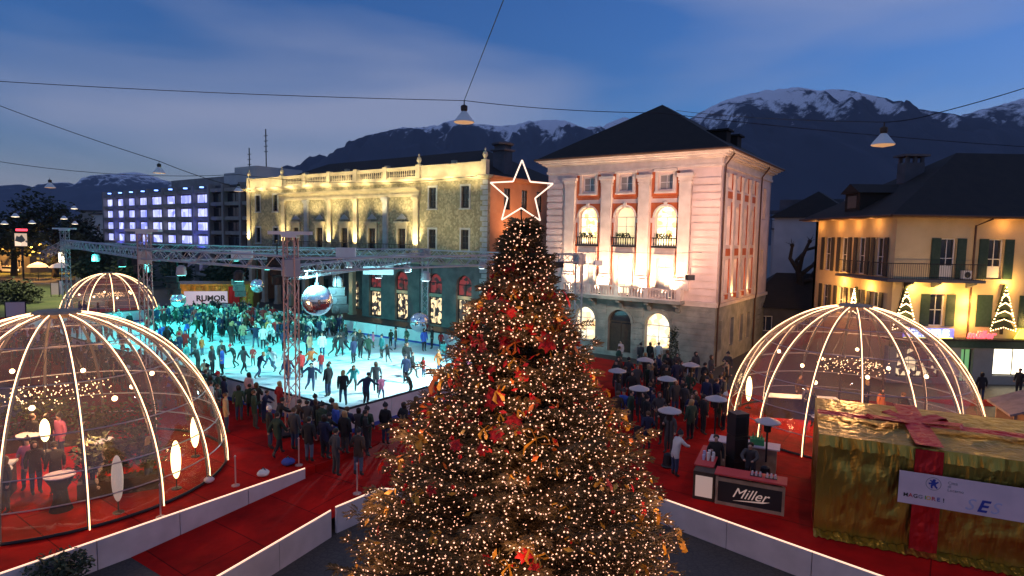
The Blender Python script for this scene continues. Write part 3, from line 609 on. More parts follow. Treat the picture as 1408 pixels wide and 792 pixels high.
    spot('door_spot', F(7.5, 4, 6.5), F(7.5, 0, 1.5), 260, (.9, 1, .8), 110, 1)
    spot('facade_fill', S(7, 9, 8.0), S(7.0, 0, 11.0), 6500, (1, .55, .38), 85, .9)  # same added fill for the side wall, no fixture there
palazzo()
# ------------------------------------------------------------------ long house with arcade (left of centre)
HC = Vector((-2.46, 59.26)); HD = Vector((-.7974, .6035)); HS = Vector((.6035, .7974))
def long_house():
    F = Frame(HC, HD, -HS); S = Frame(HC, HS, Vector((.7974, -.6035))); W = 42.3; DP = 16.
    t = thing('arcade_house', 'long ochre house with lit pilasters, roof balustrade and arcade behind the rink', 'building', (HC.x, HC.y, 0))
    wr = (7.27, 2.82, 39.71, 35.59); cw = (31.05, 26.2, 21.48, 16.61, 11.77)
    holes = [(u - .5, u + .5, a, c) for u in wr for a, c in ((12.13, 14.2), (8.0, 9.95))] + [(u - .6, u + .6, 7.55, 10.0) for u in cw]
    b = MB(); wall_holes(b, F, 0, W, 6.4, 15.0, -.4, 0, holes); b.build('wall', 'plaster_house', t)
    ga = [(u - 1.0, u + 1.0, .1, 5.45, True) for u in (2.9, 6.9, 11.9, 16.2)]
    b = MB(); wall_holes(b, F, 0, 18.4, 0, 6.398, -.45, 0, ga)
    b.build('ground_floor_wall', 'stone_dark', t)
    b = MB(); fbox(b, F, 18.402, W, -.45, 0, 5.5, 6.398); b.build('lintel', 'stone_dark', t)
    for i, (u0, u1, z0, z1, _) in enumerate(ga):
        w_ = window(F, t, u0, u1, 3.35, z1, .35, True, 'iron', 'red_goods' if i != 3 else 'red_goods', 1, 0, .08, name='fanlight')
        w_ = window(F, t, u0, u1, .15, 3.0, .4, False, 'iron', 'shop_goods', 1, 0, .1, name='shopfront')
        b = MB(); fbox(b, F, u0, u1, -.42, -.2, 3.0, 3.35); b.build('transom', 'trim_house', w_)
    u = 20.2; k = 0
    while u < W:
        b = MB(); fbox(b, F, u - .34, u + .34, -.3, .2, .35, 5.1); fbox(b, F, u - .44, u + .44, -.36, .28, 5.1, 5.5); fbox(b, F, u - .44, u + .44, -.36, .28, 0, .35); b.build('column', 'trim_house', t); u += 3.05; k += 1
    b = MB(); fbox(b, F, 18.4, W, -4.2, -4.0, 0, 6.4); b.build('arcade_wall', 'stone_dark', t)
    for u in (21.7, 24.8, 27.8, 30.9, 33.9, 37.0): w_ = window(F, t, u - .8, u + .8, .3, 3.4, 3.9, False, 'iron', 'shop_goods' if u < 29 else 'glass_dark', 1, 1, .08, name='shopfront')
    # pilasters
    for i, c in enumerate((33.66, 28.82, 24.19, 19.37, 14.32, 9.58)):
        b = MB(); fbox(b, F, c - .36, c + .36, 0, .22, 7.9, 12.9); fbox(b, F, c - .45, c + .45, 0, .3, 7.5, 7.9); fbox(b, F, c - .44, c + .44, 0, .3, 12.9, 13.1); fbox(b, F, c - .52, c + .52, 0, .38, 13.1, 13.35)
        b.build('pilaster', 'trim_house' if i not in (1, 4) else 'trim_bluegrey', t)
    b = MB(); fbox(b, F, W - .8, W, .003, .16, 6.5, 14.9); b.build('pilaster', 'trim_house', t)
    b = MB(); z = .3
    while z < 14.8: fbox(b, F, -.05, .85 if int(z / .5) % 2 else .6, .003, .07, z, z + .42); z += .5
    b.build('quoin', 'trim_bluegrey', t)
    for u in wr:
        for a, c in ((12.13, 14.2), (8.0, 9.95)):
            w_ = window(F, t, u - .5, u + .5, a, c, .18, fm='shutter_dark', pm='glass_dark', nv=1, nh=2)
            b = MB(); fbox(b, F, u - .68, u - .5, 0, .06, a - .1, c + .18); fbox(b, F, u + .5, u + .68, 0, .06, a - .1, c + .18); fbox(b, F, u - .5, u + .5, 0, .06, c, c + .18); fbox(b, F, u - .75, u + .75, 0, .14, a - .22, a - .1); b.build('surround', 'trim_bluegrey', w_)
    for u in cw:
        w_ = window(F, t, u - .6, u + .6, 7.55, 10.0, .2, fm='wood_dark', pm='glass_dark', nv=1, nh=2, name='balcony_door')
        b = MB(); fbox(b, F, u - .85, u - .6, 0, .12, 7.5, 10.3); fbox(b, F, u + .6, u + .85, 0, .12, 7.5, 10.3); fbox(b, F, u - .6, u + .6, 0, .1, 10.0, 10.3); fbox(b, F, u - .95, u + .95, 0, .2, 10.3, 10.55); fbox(b, F, u - 1.05, u + 1.05, 0, .32, 10.55, 10.75)
        b.build('surround', 'trim_house', w_)
        b = MB(); b.prism([(u - .7, 11.1), (u + .7, 11.1), (u, 11.6)], 0, .1, lambda a, c, h: F(a, h, c)); fbox(b, F, u - .72, u + .72, 0, .14, 11.0, 11.1); b.build('pediment', 'trim_bluegrey', w_)
    # entablatures
    b = MB(); cornice(b, F, 9.0, 34.3, 13.36, [(.3, .3), (.35, .22), (.15, .5), (.14, .75)]); b.build('entablature', 'trim_house', t)
    b = MB(); cornice(b, F, 0, W, 14.75, [(.12, .2), (.14, .42), (.12, .6)], 1, 1); b.build('cornice', 'trim_house', t)
    # roof balustrade
    b = MB(); segs = [(0.2, 9.2, 1), (9.2, 34.2, 0), (34.2, W - .2, 1)]
    for u0, u1, solid in segs:
        if solid: fbox(b, F, u0, u1, -.25, .05, 15.13, 16.3)
        else:
            fbox(b, F, u0, u1, -.2, .1, 15.13, 15.45); fbox(b, F, u0, u1, -.2, .1, 16.1, 16.3)
            u = u0 + .3
            while u < u1: b.lathe(F(u, -.05, 15.45), [(.05, 0), (.10, .2), (.05, .45), (.07, .65)], 5); u += .33
        fbox(b, F, u0 - .05, u1 + .05, -.3, .16, 16.3, 16.45)
    b.build('parapet', 'trim_house', t)
    for u in (.4, 9.3, 14.4, 19.4, 24.3, 29.2, 34.1, W - .4):
        big = u in (.4, 9.3, 34.1, W - .4)
        b = MB(); fbox(b, F, u - .3, u + .3, -.32, .2, 15.13, 16.6)
        if big: b.lathe(F(u, -.05, 16.6), [(.2, 0), (.12, .15), (.26, .45), (.2, .7), (.06, .85), (.09, 1.0), (.01, 1.15)], 10)
        b.build('pedestal', 'trim_house', t)
    # balcony
    b = MB(); fbox(b, F, 8.6, 34.8, .01, 1.2, 7.12, 7.42); o = b.build('balcony', 'trim_house', t)
    b = MB()
    u = 8.7
    while u < 34.75: b.tube([F(u, 1.12, 7.42), F(u, 1.12, 8.3)], .018, 4, False); u += .25
    b.tube([F(8.65, 1.12, 8.32), F(34.75, 1.12, 8.32)], .035, 5); b.build('railing', 'iron', o)
    b = MB(); fbox(b, F, 0, W, 0, .12, 6.32, 6.6); b.build('string_course', 'trim_house', t)
    # side wall, rear
    sh = [(S.px(x, 290) - .5, S.px(x, 290) + .5, a, c) for x in (697, 721) for a, c in ((12.0, 14.1), (8.0, 9.95))] + [(u - .5, u + .5, a, c) for u in (8.6, 12.4) for a, c in ((12.0, 14.1), (8.0, 9.95))]
    b = MB(); wall_holes(b, S, .402, DP, 0, 15., -.4, 0, sh); b.build('side_wall', 'plaster_orange', t)
    for h in sh: window(S, t, h[0], h[1], h[2], h[3], .15, fm='shutter_dark', nv=1, nh=2)
    b = MB(); cornice(b, S, .2, DP, 14.752, [(.118, .198), (.138, .418), (.118, .598)], 0, 1); b.build('cornice', 'plaster_orange', t)
    b = MB(); fbox(b, F, 0, W, -DP, -DP + .4, 0, 15); fbox(b, F, W - .4, W, -DP + .41, -.46, 0, 15); b.build('rear_wall', 'plaster_orange', t)
    c4 = [F(.3, -.6, 15.2), F(W - .3, -.6, 15.2), F(W - .3, -DP + .3, 15.2), F(.3, -DP + .3, 15.2)]; ap = [F(7, -DP / 2, 18.9), F(W - 7, -DP / 2, 18.9)]
    b = MB(); b.add(c4 + ap, [(0, 1, 5, 4), (1, 2, 5), (2, 3, 4, 5), (3, 0, 4), (0, 3, 2, 1)]); r = b.build('roof', 'roof_dark', t)
    b = MB(); fbox(b, F, 1.1, 2.6, -5.2, -3.9, 15.6, 18.0); fbox(b, F, .9, 2.8, -5.4, -3.7, 18.0, 18.15); fbox(b, F, 1.2, 2.5, -5.1, -4.0, 18.15, 18.6); b.lathe(F(1.85, -4.55, 18.6), [(1.1, 0), (1.15, .15), (.1, .5)], 10); b.build('chimney', 'concrete_dark', r)
    for u in (30, 22, 15, 5):
        b = MB(); fbox(b, F, u, u + .5, -1.2, -.8, 15.7, 16.9); b.build('chimney', 'trim_house', r)
    # lamps
    for c in (W - .4, 33.66, 24.19, 19.37, 9.58):
        spot('pilaster_spot', F(c, 1.05, 7.55), F(c, .25, 10.0), 3000, YEL, 64, .8)
    for c in (31.05, 26.2, 21.5, 16.6, 11.8): spot('wall_spot', F(c, 1.0, 7.6), F(c, 0, 11.5), 240, YEL, 95, .8)
    for c in (1.5, 4.5, 7.5, 10.5, 14, 17.5, 21, 24.5, 28, 31.5, 35, 38, 41): spot('parapet_spot', F(c, 1.7, 14.9), F(c, -.1, 15.9), 420, YEL, 150, .9)
    for c in (11, 15, 19, 23, 27, 31): spot('frieze_spot', F(c, 1.9, 11.6), F(c, .3, 14.0), 700, YEL, 130, .9)
    for c in (3.5, 9): spot('wing_spot', F(c, 7, 7.5), F(c, 0, 11.5), 1700, (1, .8, .42), 75, 1)
    spot('wing_spot', F(37.5, 4, 8.), F(37.5, 0, 11.5), 400, YEL, 80, 1)
    spot('side_spot', S(3, 5, 7.5), S(4, 0, 12), 3200, (1, .50, .25), 80, 1)
    point('arch_lamp', F(2.9, .5, 3.2), 18, WARM); point('arch_lamp', F(11.9, .5, 3.2), 12, WARM)
    spot('column_spot', F(20.2, 1.2, .9), F(20.2, 0, 5), 350, YEL, 35, .6)
long_house()
# ------------------------------------------------------------------ concrete hotel with blue windows
def hotel():
    A = Vector((-38.9, 92)); B = Vector((-82.2, 125)); d = (B - A).normalized(); n = Vector((-d.y, d.x)); n = n if n.y < 0 else -n
    F = Frame(A, d, n); W = (B - A).length; H = 16.6
    t = thing('hotel', 'concrete office block with rows of windows lit violet blue', 'building', (A.x, A.y, 0))
    cols = [F.px(x, 320) for x in (144.6, 159, 173.6, 189, 205.6, 226, 244.4, 267, 289)]; cols = sorted(cols)
    cols = [cols[0] - 9.5, cols[0] - 4.4] + cols
    rows = [0.4, 2.75, 5.05, 7.3, 9.55, 11.8, 14.05]
    cols[0] = max(cols[0], .3)
    allc = [.3] + [c for c in cols if c > .4]
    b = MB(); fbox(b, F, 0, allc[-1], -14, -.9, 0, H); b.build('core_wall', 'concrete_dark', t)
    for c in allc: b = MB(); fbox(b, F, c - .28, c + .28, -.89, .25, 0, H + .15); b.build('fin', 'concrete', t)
    for j, z in enumerate(rows + [16.2]): b = MB(); fbox(b, F, .3, allc[-1], -.89, .05, z - .70, z - .15); b.build('parapet_band', 'concrete', t)
    for i in range(len(allc) - 1):
        lit = i >= len(allc) - 9
        for j, z in enumerate(rows):
            on = lit and j >= 3
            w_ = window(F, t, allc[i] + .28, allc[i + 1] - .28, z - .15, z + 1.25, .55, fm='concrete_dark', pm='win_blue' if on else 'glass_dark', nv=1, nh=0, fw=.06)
            if lit and not on and (i + j) % 3: w_.children[0].data.materials[0] = MATS['win_blue_dim']
        if lit:
            z = 16.3; u = (allc[i] + allc[i + 1]) / 2; b = MB(); fbox(b, F, u - .3, u + .3, -.3, .1, z, z + .2); b.build('blue_lamp', 'neon_blue', t)
            if i % 2: spot('blue_spot', F(u, 1.6, 4), F(u, 0, 14), 3600, (.10, .12, 1), 80, 1)
    b = MB(); fbox(b, F, 11, 34, -11, -4, H, H + 1.9); b.build('penthouse', 'concrete', t)
    b = MB(); fbox(b, F, .2, 6.4, -9, -1.2, H, H + 2.6); fbox(b, F, 6.41, 10.2, -8, -1.5, H, H + 1.9); b.build('stair_head', 'plaster_white', t)
    for u, hh in ((2.2, 6.5), (7.0, 4.0)):
        b = MB(); b.tube([F(u, -4, H + 2), F(u, -4, H + 2 + hh)], .09, 5)
        for k in range(4): b.tube([F(u - .5, -4, H + hh - k * .8 + 1), F(u + .5, -4, H + hh - k * .8 + 1)], .05, 4)
        b.build('antenna', 'iron', t)
noisy_emission('win_blue_dim', (.03, .03, .07), (.22, .22, .45), .35, .8, .3, .9)
hotel()
# ------------------------------------------------------------------ yellow house (right)
def yellow_house():
    P = Vector((25.3, 41)); F = Frame(P, (1, 0), (0, -1)); S = Frame(P, (0, 1), (-1, 0)); W = 26.; DP = 10.9; H = 11.05
    t = thing('corner_house', 'yellow corner house with green shutters, corner balcony and lit shop signs', 'building', (P.x, P.y, 0))
    fw = [(3.5, 7.1, 9.75, 1), (6.65, 7.1, 9.75, 1), (9.9, 7.1, 9.75, 1), (13.1, 7.1, 9.75, 1), (16.3, 7.1, 9.75, 1), (19.5, 7.1, 9.75, 1), (3.05, 3.9, 6.05, 1), (6.2, 3.9, 6.05, 2), (9.6, 3.9, 6.05, 1), (12.9, 3.9, 6.05, 1), (16.1, 3.9, 6.05, 1)]
    hs = [(u - .52, u + .52, a, c) for u, a, c, k in fw]; shop = [(.6, 3.6, .4, 2.4), (4.9, 5.75, .1, 2.4), (7.1, 11.5, .6, 2.45), (12.5, 17, .6, 2.45)]
    b = MB(); wall_holes(b, F, 0, W, 2.5, H, -.4, 0, hs); b.build('wall', 'plaster_ochre', t)
    b = MB(); wall_holes(b, F, 0, W, 0, 2.498, -.45, 0, shop); b.build('shop_wall', 'concrete', t)
    for i, (u, a, c, k) in enumerate(fw):
        w_ = window(F, t, u - .52, u + .52, a, c, .22, pm='glass_dark', nv=1, nh=1)
        if k == 1: shutters(F, w_, u - .52, u + .52, a, c, w=.6)
        else: s = MB(); fbox(s, F, u - .52, u + .52, -.1, .02, a, c); s.build('shutter', 'shutter_green', w_)
        if i < 6: s = MB(); fbox(s, F, u - .5, u + .5, -.2, -.16, a, a + .85); s.build('lower_panel', 'cloth_white', w_)
    for i, (a, c, z0, z1) in enumerate(shop):
        window(F, t, a, c, z0, z1, .3, fm='iron', pm=('shop_goods', 'neon_green', 'shop_white', 'shop_warm')[i], nv=1 if i != 2 else 2, nh=0, name='shopfront')
    b = MB(); fbox(b, F, -.5, W, .0, .7, 3.02, 3.14); b.build('canopy', 'roof_brown', t)
    b = MB(); fbox(b, F, 0, W, .01, .2, 2.5, 2.98); b.build('shop_fascia', 'shutter_green', t)
    # side
    su = [S.px(x, 350) for x in (1138.5, 1161, 1185, 1210)]; sl_ = [S.px(x, 420) for x in (1134, 1155, 1179, 1203)]
    sh = [(u - .55, u + .55, 7.1, 9.75) for u in su] + [(u - .5, u + .5, 3.9, 6.0) for u in sl_]
    b = MB(); wall_holes(b, S, .402, DP, 0, H, -.4, 0, sh); b.build('wall', 'plaster_ochre', t)
    for i, h in enumerate(sh):
        w_ = window(S, t, *h, .22, nv=1, nh=1); shutters(S, w_, h[0], h[1], h[2], h[3], 'shutter_dark', w=.42)
    b = MB(); fbox(b, F, 0, W, -DP, -DP + .4, 0, H); fbox(b, F, W - .4, W, -DP + .41, -.46, 0, H); b.build('rear_wall', 'plaster_ochre', t)
    # balcony round the corner
    b = MB(); fbox(b, F, -.95, 5.45, .01, .95, 6.86, 7.04); fbox(b, S, .01, 5.6, .01, .95, 6.86, 7.04); o = b.build('balcony', 'concrete_dark', t)
    b = MB(); path = [S(5.55, .88, 0), F(-.88, .88, 0), F(5.4, .88, 0)]
    for p, q in ((path[0], path[1]), (path[1], path[2])):
        p, q = Vector(p), Vector(q); n_ = int((q - p).length / .14)
        for k in range(n_ + 1):
            x = p.lerp(q, k / n_); b.tube([(x.x, x.y, 7.04), (x.x, x.y, 8.05)], .012, 4, False)
        b.tube([(p.x, p.y, 8.07), (q.x, q.y, 8.07)], .03, 5)
    b.build('railing', 'iron', o)
    for u in (.8, 2.6, 4.9): b = MB(); b.prism([(0, 6.5), (.1, 6.5), (.8, 6.75), (.85, 6.86), (0, 6.86)], u - .08, u + .08, lambda a, c, h: F(h, a, c)); b.build('bracket', 'concrete_dark', o)
    b = MB(); fbox(b, F, 4.35, 4.9, .1, .4, 7.1, 7.65); b.build('air_unit', 'white_paint', t)
    b = MB(); b.lathe((0, 0, 0), [(.001, 0), (.2, 0), (.2, .02)], 14); b.v = [F(4.62 + v[0], .4 + v[2], 7.38 + v[1]) for v in b.v]; b.build('air_unit_fan', 'black_plastic', t)
    # eaves and roof
    b = MB(); fbox(b, F, -.8, W + .8, -.39, .8, H, H + .1); fbox(b, S, -.0 + .4, DP + .8, .01, .8, H, H + .098); b.build('eaves', 'wood_light', t)
    e = .95; z = H + .12; c4 = [F(-e, e, z), F(W + e, e, z), F(W + e, -DP - e, z), F(-e, -DP - e, z)]; ap = [F(7.4, -DP / 2, 16.1), F(W - 6, -DP / 2, 16.1)]
    b = MB(); b.add(c4 + ap, [(0, 1, 5, 4), (1, 2, 5), (2, 3, 4, 5), (3, 0, 4), (0, 3, 2, 1)]); r = b.build('roof', 'roof_brown', t)
    b = MB(); b.tube([c4[0], c4[1]], .09, 6); b.tube([c4[0], c4[3]], .09, 6); b.build('gutter', 'copper_pipe', r)
    for u in (5.15,):
        b = MB(); b.tube([F(u + .5, .9, H), F(u, .12, H - .45), F(u, .1, 3.2)], .06, 6); b.build('downpipe', 'copper_pipe', t)
    b = MB(); x, y = 4.2, -5.6
    fbox(b, F, x - .7, x + .7, y - .5, y + .5, 13.0, 15.3)
    for k in (-.55, 0, .55): fbox(b, F, x + k - .1, x + k + .1, y + .3, y + .5, 15.3, 15.75); fbox(b, F, x + k - .1, x + k + .1, y - .5, y - .3, 15.3, 15.75)
    fbox(b, F, x - .95, x + .95, y - .7, y + .7, 15.75, 15.9); b.build('chimney', 'concrete_dark', r)
    b = MB(); fbox(b, S, 4.4, 6.4, -2.6, .1, 11.6, 13.0); b.prism([(4.1, 13.0), (6.7, 13.0), (5.4, 13.7)], -3.2, .35, lambda a, c, h: S(a, h, c)); b.build('dormer', 'roof_brown', r)
    b = MB(); fbox(b, S, 4.8, 6.0, .1, .13, 11.9, 12.8); b.build('dormer_window', 'glass_dark', t)
    # lamps under the eaves, below the balcony and over the shops
    for u in (7.0, 9.5, 12, 15, 18): point('eave_lamp', F(u, .62, 10.7), 36, ORG, .2)
    for u in (7, 4.5, 2, 10): point('eave_lamp', S(u, .62, 10.7), 34, ORG, .2)
    for u, z in ((1.2, 6.5), (4.9, 4.4), (4.9, 5.6), (7.4, 6.8), (9.4, 4.2), (3.2, 6.5)): point('wall_lamp', F(u, .55, z), 160, (1, .56, .14), .12)
    for u, z in ((5.9, 5.0), (5.9, 6.4), (2.5, 6.2)): point('wall_lamp', S(u, .5, z), 150, (1, .50, .12), .12)
    spot('street_spot', F(2, 8, 6.0), F(3, 0, 8), 900, (1, .62, .3), 90, 1)
    spot('street_spot', S(7, 7, 7), S(6, 0, 7), 1100, (1, .42, .14), 80, 1)
    for u in (9.2, 4.8, 1): point('shop_lamp', F(u, 1.6, 2.6), 25, (1, .8, .5), .2)
    # signs
    sg = thing('shop_sign', 'blue and white lit letter sign over the shops, partly behind the dome', 'sign', F(2.4, .45, 3.2))
    textmesh('lettering', 'OLYMPUS', 'neon_white_blue', .62, F.sub(2.3, 3.47, .5), sg, 0, .03, .012)
    b = MB(); fbox(b, F, .65, 4.0, .38, .44, 3.16, 3.8); b.build('backing', 'sign_blue', sg); b = MB(); fbox(b, F, .65, 3.9, .46, .5, 3.15, 3.2); b.build('underline', 'neon_yellow', sg)
    sg = thing('shop_sign', 'red lit letter sign in rounded lower case over the shops', 'sign', F(5.8, .45, 3.2))
    textmesh('lettering', 'müller', 'neon_red', .72, F.sub(5.75, 3.42, .5), sg, .2, .03, .022)
    sg = thing('shop_sign', 'yellow lit sign at the right edge over the shops', 'sign', F(8.6, .45, 3.2)); b = MB(); b.prism([(8.0, 3.2), (9.6, 3.2), (9.6, 3.85), (8.35, 3.85)], .4, .5, lambda a, c, h: F(a, h, c)); b.build('sign_box', 'neon_yellow', sg)
    return F, S
emi('neon_white_blue', (.45, .7, 1), 4); emi('sign_blue', (.03, .05, .8), 1.2)
YF, YS = yellow_house()
# lit fir figures on the yellow house
def fir_figure(F, u, z, s, label):
    t = thing('fir_light_figure', label, 'light figure', F(u, .3, z), 'fir shaped light figures on the yellow house')
    rnd = random.Random(int(u * 100)); n = 5
    for k in range(n):
        r1 = s * (.95 - .17 * k) * .55; z0 = z + s * .42 * k * .9; b = MB()
        pts = []
        for a in range(9): x = -r1 + 2 * r1 * a / 8; pts.append((u + x, z0 + .10 * s * math.cos(a * math.pi) * .6 - .12 * s * (abs(x) / r1)))
        pts += [(u + r1 * .35, z0 + s * .45), (u - r1 * .35, z0 + s * .45)]
        b.prism(pts, .12, .30, lambda a_, c_, h: F(a_, h, c_)); b.build('branch_tier', 'leaf_dark', t)
    b = MB(); fbox(b, F, u - .06 * s, u + .06 * s, .15, .25, z - .35 * s, z); b.build('trunk', 'bark', t)
    b = MB()
    for k in range(n):
        r1 = s * (.95 - .17 * k) * .6; z0 = z + s * .42 * k * .9
        for a in range(11): x = -r1 + 2 * r1 * a / 10; b.octa(F(u + x, .36, z0 - .16 * s * (abs(x) / r1) - .02), .045)
    hh = s * .42 * .9 * n
    for k in range(14):
        f = k / 13
        for sg_ in (-1, 1): b.octa(F(u + sg_ * s * .58 * (1 - f), .36, z - .1 + hh * f), .05)
    tag(b.build('light_chain', 'bulb_warm', t), kind='stuff')
    point('figure_glow', F(u, .55, z + s * .6), 14 * s, (1, .62, .2), .2)
fir_figure(YF, .75, 3.9, 1.35, 'lit fir figure above the dome top on the yellow wall')
fir_figure(YF, 7.3, 3.95, 1.45, 'lit fir figure furthest right, above the red letter sign')
fir_figure(YS, 3.9, 4.4, .9, 'small lit fir figure round the corner, right above the dome cap')
# ------------------------------------------------------------------ buildings and trees behind
def block(name, label, P, Q, dep, H, wm, rows, ncol, roofm='concrete_dark', base=0, flat=True, lit=()):
    P = Vector(P); Q = Vector(Q); d = (Q - P).normalized(); n = Vector((d.y, -d.x)); n = n if n.y < 0 else -n; F = Frame(P, d, n); W = (Q - P).length
    t = thing(name, label, 'building', (P.x, P.y, 0)); holes = []
    for j in range(rows):
        for i in range(ncol): u = W * (i + .5) / ncol; z = 1.2 + j * (H - 1.5) / rows; holes.append((u - .55, u + .55, z, z + 1.4))
    b = MB(); wall_holes(b, F, 0, W, 0, H, -.3, 0, holes); b.build('wall', wm, t)
    b = MB(); fbox(b, F, 0, W, -dep, -.302, 0, .3) if 0 else None; fbox(b, F, 0, .3, -dep, -.302, 0, H); fbox(b, F, W - .3, W, -dep, -.302, 0, H); fbox(b, F, .3, W - .3, -dep, -dep + .3, 0, H); b.build('side_wall', wm, t)
    for k, h in enumerate(holes): window(F, t, *h, .15, nv=1, nh=0, pm='lamp_glow_dim' if k in lit else 'glass_dark')
    b = MB()
    if flat: fbox(b, F, -.3, W + .3, -dep - .3, .3, H, H + .35)
    else:
        c = [F(-.5, .5, H), F(W + .5, .5, H), F(W + .5, -dep - .5, H), F(-.5, -dep - .5, H)]; a = [F(W * .3, -dep / 2, H + 3), F(W * .7, -dep / 2, H + 3)]
        b.add(c + a, [(0, 1, 5, 4), (1, 2, 5), (2, 3, 4, 5), (3, 0, 4), (0, 3, 2, 1)])
    b.build('roof', roofm, t); return t, F, W, H
t, F, W, H = block('apartment_block', 'pale apartment block behind the bare pollarded tree', (30.8, 74), (37.2, 70), 12, 12.6, 'plaster_white', 4, 3)
b = MB(); fbox(b, F, .5, W - .2, -9, -1.5, H + .36, H + 1.7); b.build('roof_storey', 'concrete_dark', t)
b = MB(); fbox(b, F, 0, W, .01, .9, H - 1.9, H - 1.75)
for k in range(12): fbox(b, F, W * k / 12 + .1, W * k / 12 + .16, .8, .86, H - 1.75, H - .85)
fbox(b, F, 0, W, .8, .88, H - .85, H - .78); b.build('balcony', 'concrete_dark', t)
t, F, W, H = block('apartment_block', 'grey apartment block with a pale side close to the yellow corner house', (36.2, 66), (40.5, 72), 8, 12.0, 'plaster_white', 4, 2, 'roof_dark', flat=False)
block('shed', 'low dark shed between the palazzo and the yellow house', (21.5, 56), (31, 54), 6, 3.4, 'concrete_dark', 1, 3, 'roof_dark', flat=False)
block('apartment_block', 'distant grey block left of the blue lit hotel', (-104.5, 150), (-99.5, 150), 12, 13.5, 'concrete', 4, 2)
block('apartment_block', 'small distant pale block next to the hotel edge', (-95.5, 141), (-92.6, 140), 9, 12.6, 'plaster_white', 3, 1)
block('shop_row', 'low building with a few lit windows behind the small dome', (-73, 103), (-60, 101), 8, 4.0, 'concrete', 1, 4, 'roof_dark', lit=(1, 2))
block('long_low_building', 'low dark building at the far left under the trees', (-150, 128), (-100, 128), 8, 4.5, 'concrete_dark', 1, 12, 'roof_dark', flat=False, lit=(1, 4, 8, 9))
rt = random.Random(5)
def tree(x, y, h, r, label, group=None, n=260, s=.5, m='leaf_dark', z0=0):
    t = thing('tree', label, 'tree', (x, y, z0), group)
    b = MB(); b.tube([(x, y, z0), (x + .2, y, z0 + h * .3), (x - .1, y + .1, z0 + h * .6), (x, y, z0 + h * .85)], [r * .09, r * .07, r * .05, r * .02], 7)
    for k in range(6):
        a = rt.uniform(0, 6.28); zz = z0 + h * rt.uniform(.3, .6); b.tube([(x, y, zz), (x + math.cos(a) * r * .35, y + math.sin(a) * r * .35, zz + h * .12), (x + math.cos(a) * r * .7, y + math.sin(a) * r * .7, zz + h * .2)], [r * .045, r * .03, r * .01], 5)
    b.build('trunk', 'bark_dark', t)
    b = MB(); parts = [(0, 0, .62, 1)] + [(rt.uniform(-.55, .55), rt.uniform(-.5, .5), rt.uniform(.42, .82), rt.uniform(.45, .7)) for _ in range(5)]
    for dx, dy, fz, q in parts: clumps(b, (x + dx * r, y + dy * r, z0 + h * fz), r * q * .8, r * q * .8, h * .36 * q, int(n * q / 3), s, rt)
    b.build('crown', m, t); return t
bt = [(-87.5, 118, 15.8, 7, 'broad dark tree behind the square at the far left, tallest of the group'), (-97, 120, 13.5, 7, 'dark tree at the left picture edge behind the orange lit road'), (-88, 128, 11.5, 4.5, 'rounded dark tree between the tall tree and the hotel'), (-84, 122, 8.5, 4, 'small dark tree just left of the hotel'), (-108, 124, 13, 8, 'dark tree outside the group, furthest left'), (-69, 101, 5.5, 3.2, 'low dark tree behind the small far dome'), (-60, 97, 5.5, 3, 'dark tree in front of the hotel ground floor'), (-50, 92, 5.2, 2.8, 'dark tree in front of the hotel, behind the gift kiosk'), (-41, 87, 5, 2.8, 'dark tree beside the end of the long house')]
for x, y, h, r, l in bt: tree(x, y, h, r, l, 'trees beyond the square', n=420, s=.5)
t = thing('bush', 'low dark round bush on the lawn at the far left', 'bush', (-62, 77, 0)); b = MB(); b.tube([(-62, 77, 0), (-62, 77, 1)], .1, 5); b.build('stem', 'bark_dark', t); b = MB(); clumps(b, (-62, 77, 1.3), 3.0, 2.2, 1.5, 330, .3, rt, .2); b.build('foliage', 'leaf_dark', t)
tree(41, 76, 5, 4, 'dark tree between the pale block and the yellow house', n=240, s=.4)
tree(27, 62, 4.2, 3, 'dark bushy tree beside the low shed', n=240, s=.35)
def pollard():
    x, y = 27.6, 57.0; t = thing('pollard_tree', 'bare pollarded tree with knobbly branches beside the palazzo', 'tree', (x, y, 0)); b = MB()
    b.tube([(x + .4, y, 0), (x + .1, y, 2), (x - .7, y, 4.6), (x - 1.2, y, 6.6)], [.5, .45, .38, .3], 8); b.build('trunk', 'bark_dark', t); b = MB()
    for pts in ([(-1.2, 0, 6.4), (-1.3, .3, 7.6), (-.5, .2, 8.6), (.4, 0, 8.9), (.9, 0, 9.7)], [(-1.1, 0, 6.2), (0, -.2, 7.2), (.7, -.3, 8.2), (1.4, -.2, 8.7)], [(-.9, 0, 5.2), (-.1, .2, 5.9), (.6, .2, 7.0), (1.5, .1, 7.3)], [(-.9, 0, 5.6), (.3, -.3, 6.0), (1.2, -.3, 5.7), (1.7, -.3, 5.8)], [(-1.2, 0, 6.6), (-2.0, .1, 7.8), (-1.9, 0, 9.0)], [(-1.2, 0, 6.5), (-1.2, -.6, 8.0), (-.6, -.6, 9.4)]):
        b.tube([(x + p[0], y + p[1], p[2]) for p in pts], [.24, .17, .13, .16, .08][:len(pts)], 7)
        e = pts[-1]; b.ball((x + e[0], y + e[1], e[2]), .2, 7, 5)
        for k in range(7): b.tube([(x + e[0], y + e[1], e[2]), (x + e[0] + rt.uniform(-.5, .5), y + e[1] + rt.uniform(-.5, .5), e[2] + rt.uniform(.2, .7))], [.03, .01], 4)
    b.build('branches', 'bark_dark', t)
pollard()
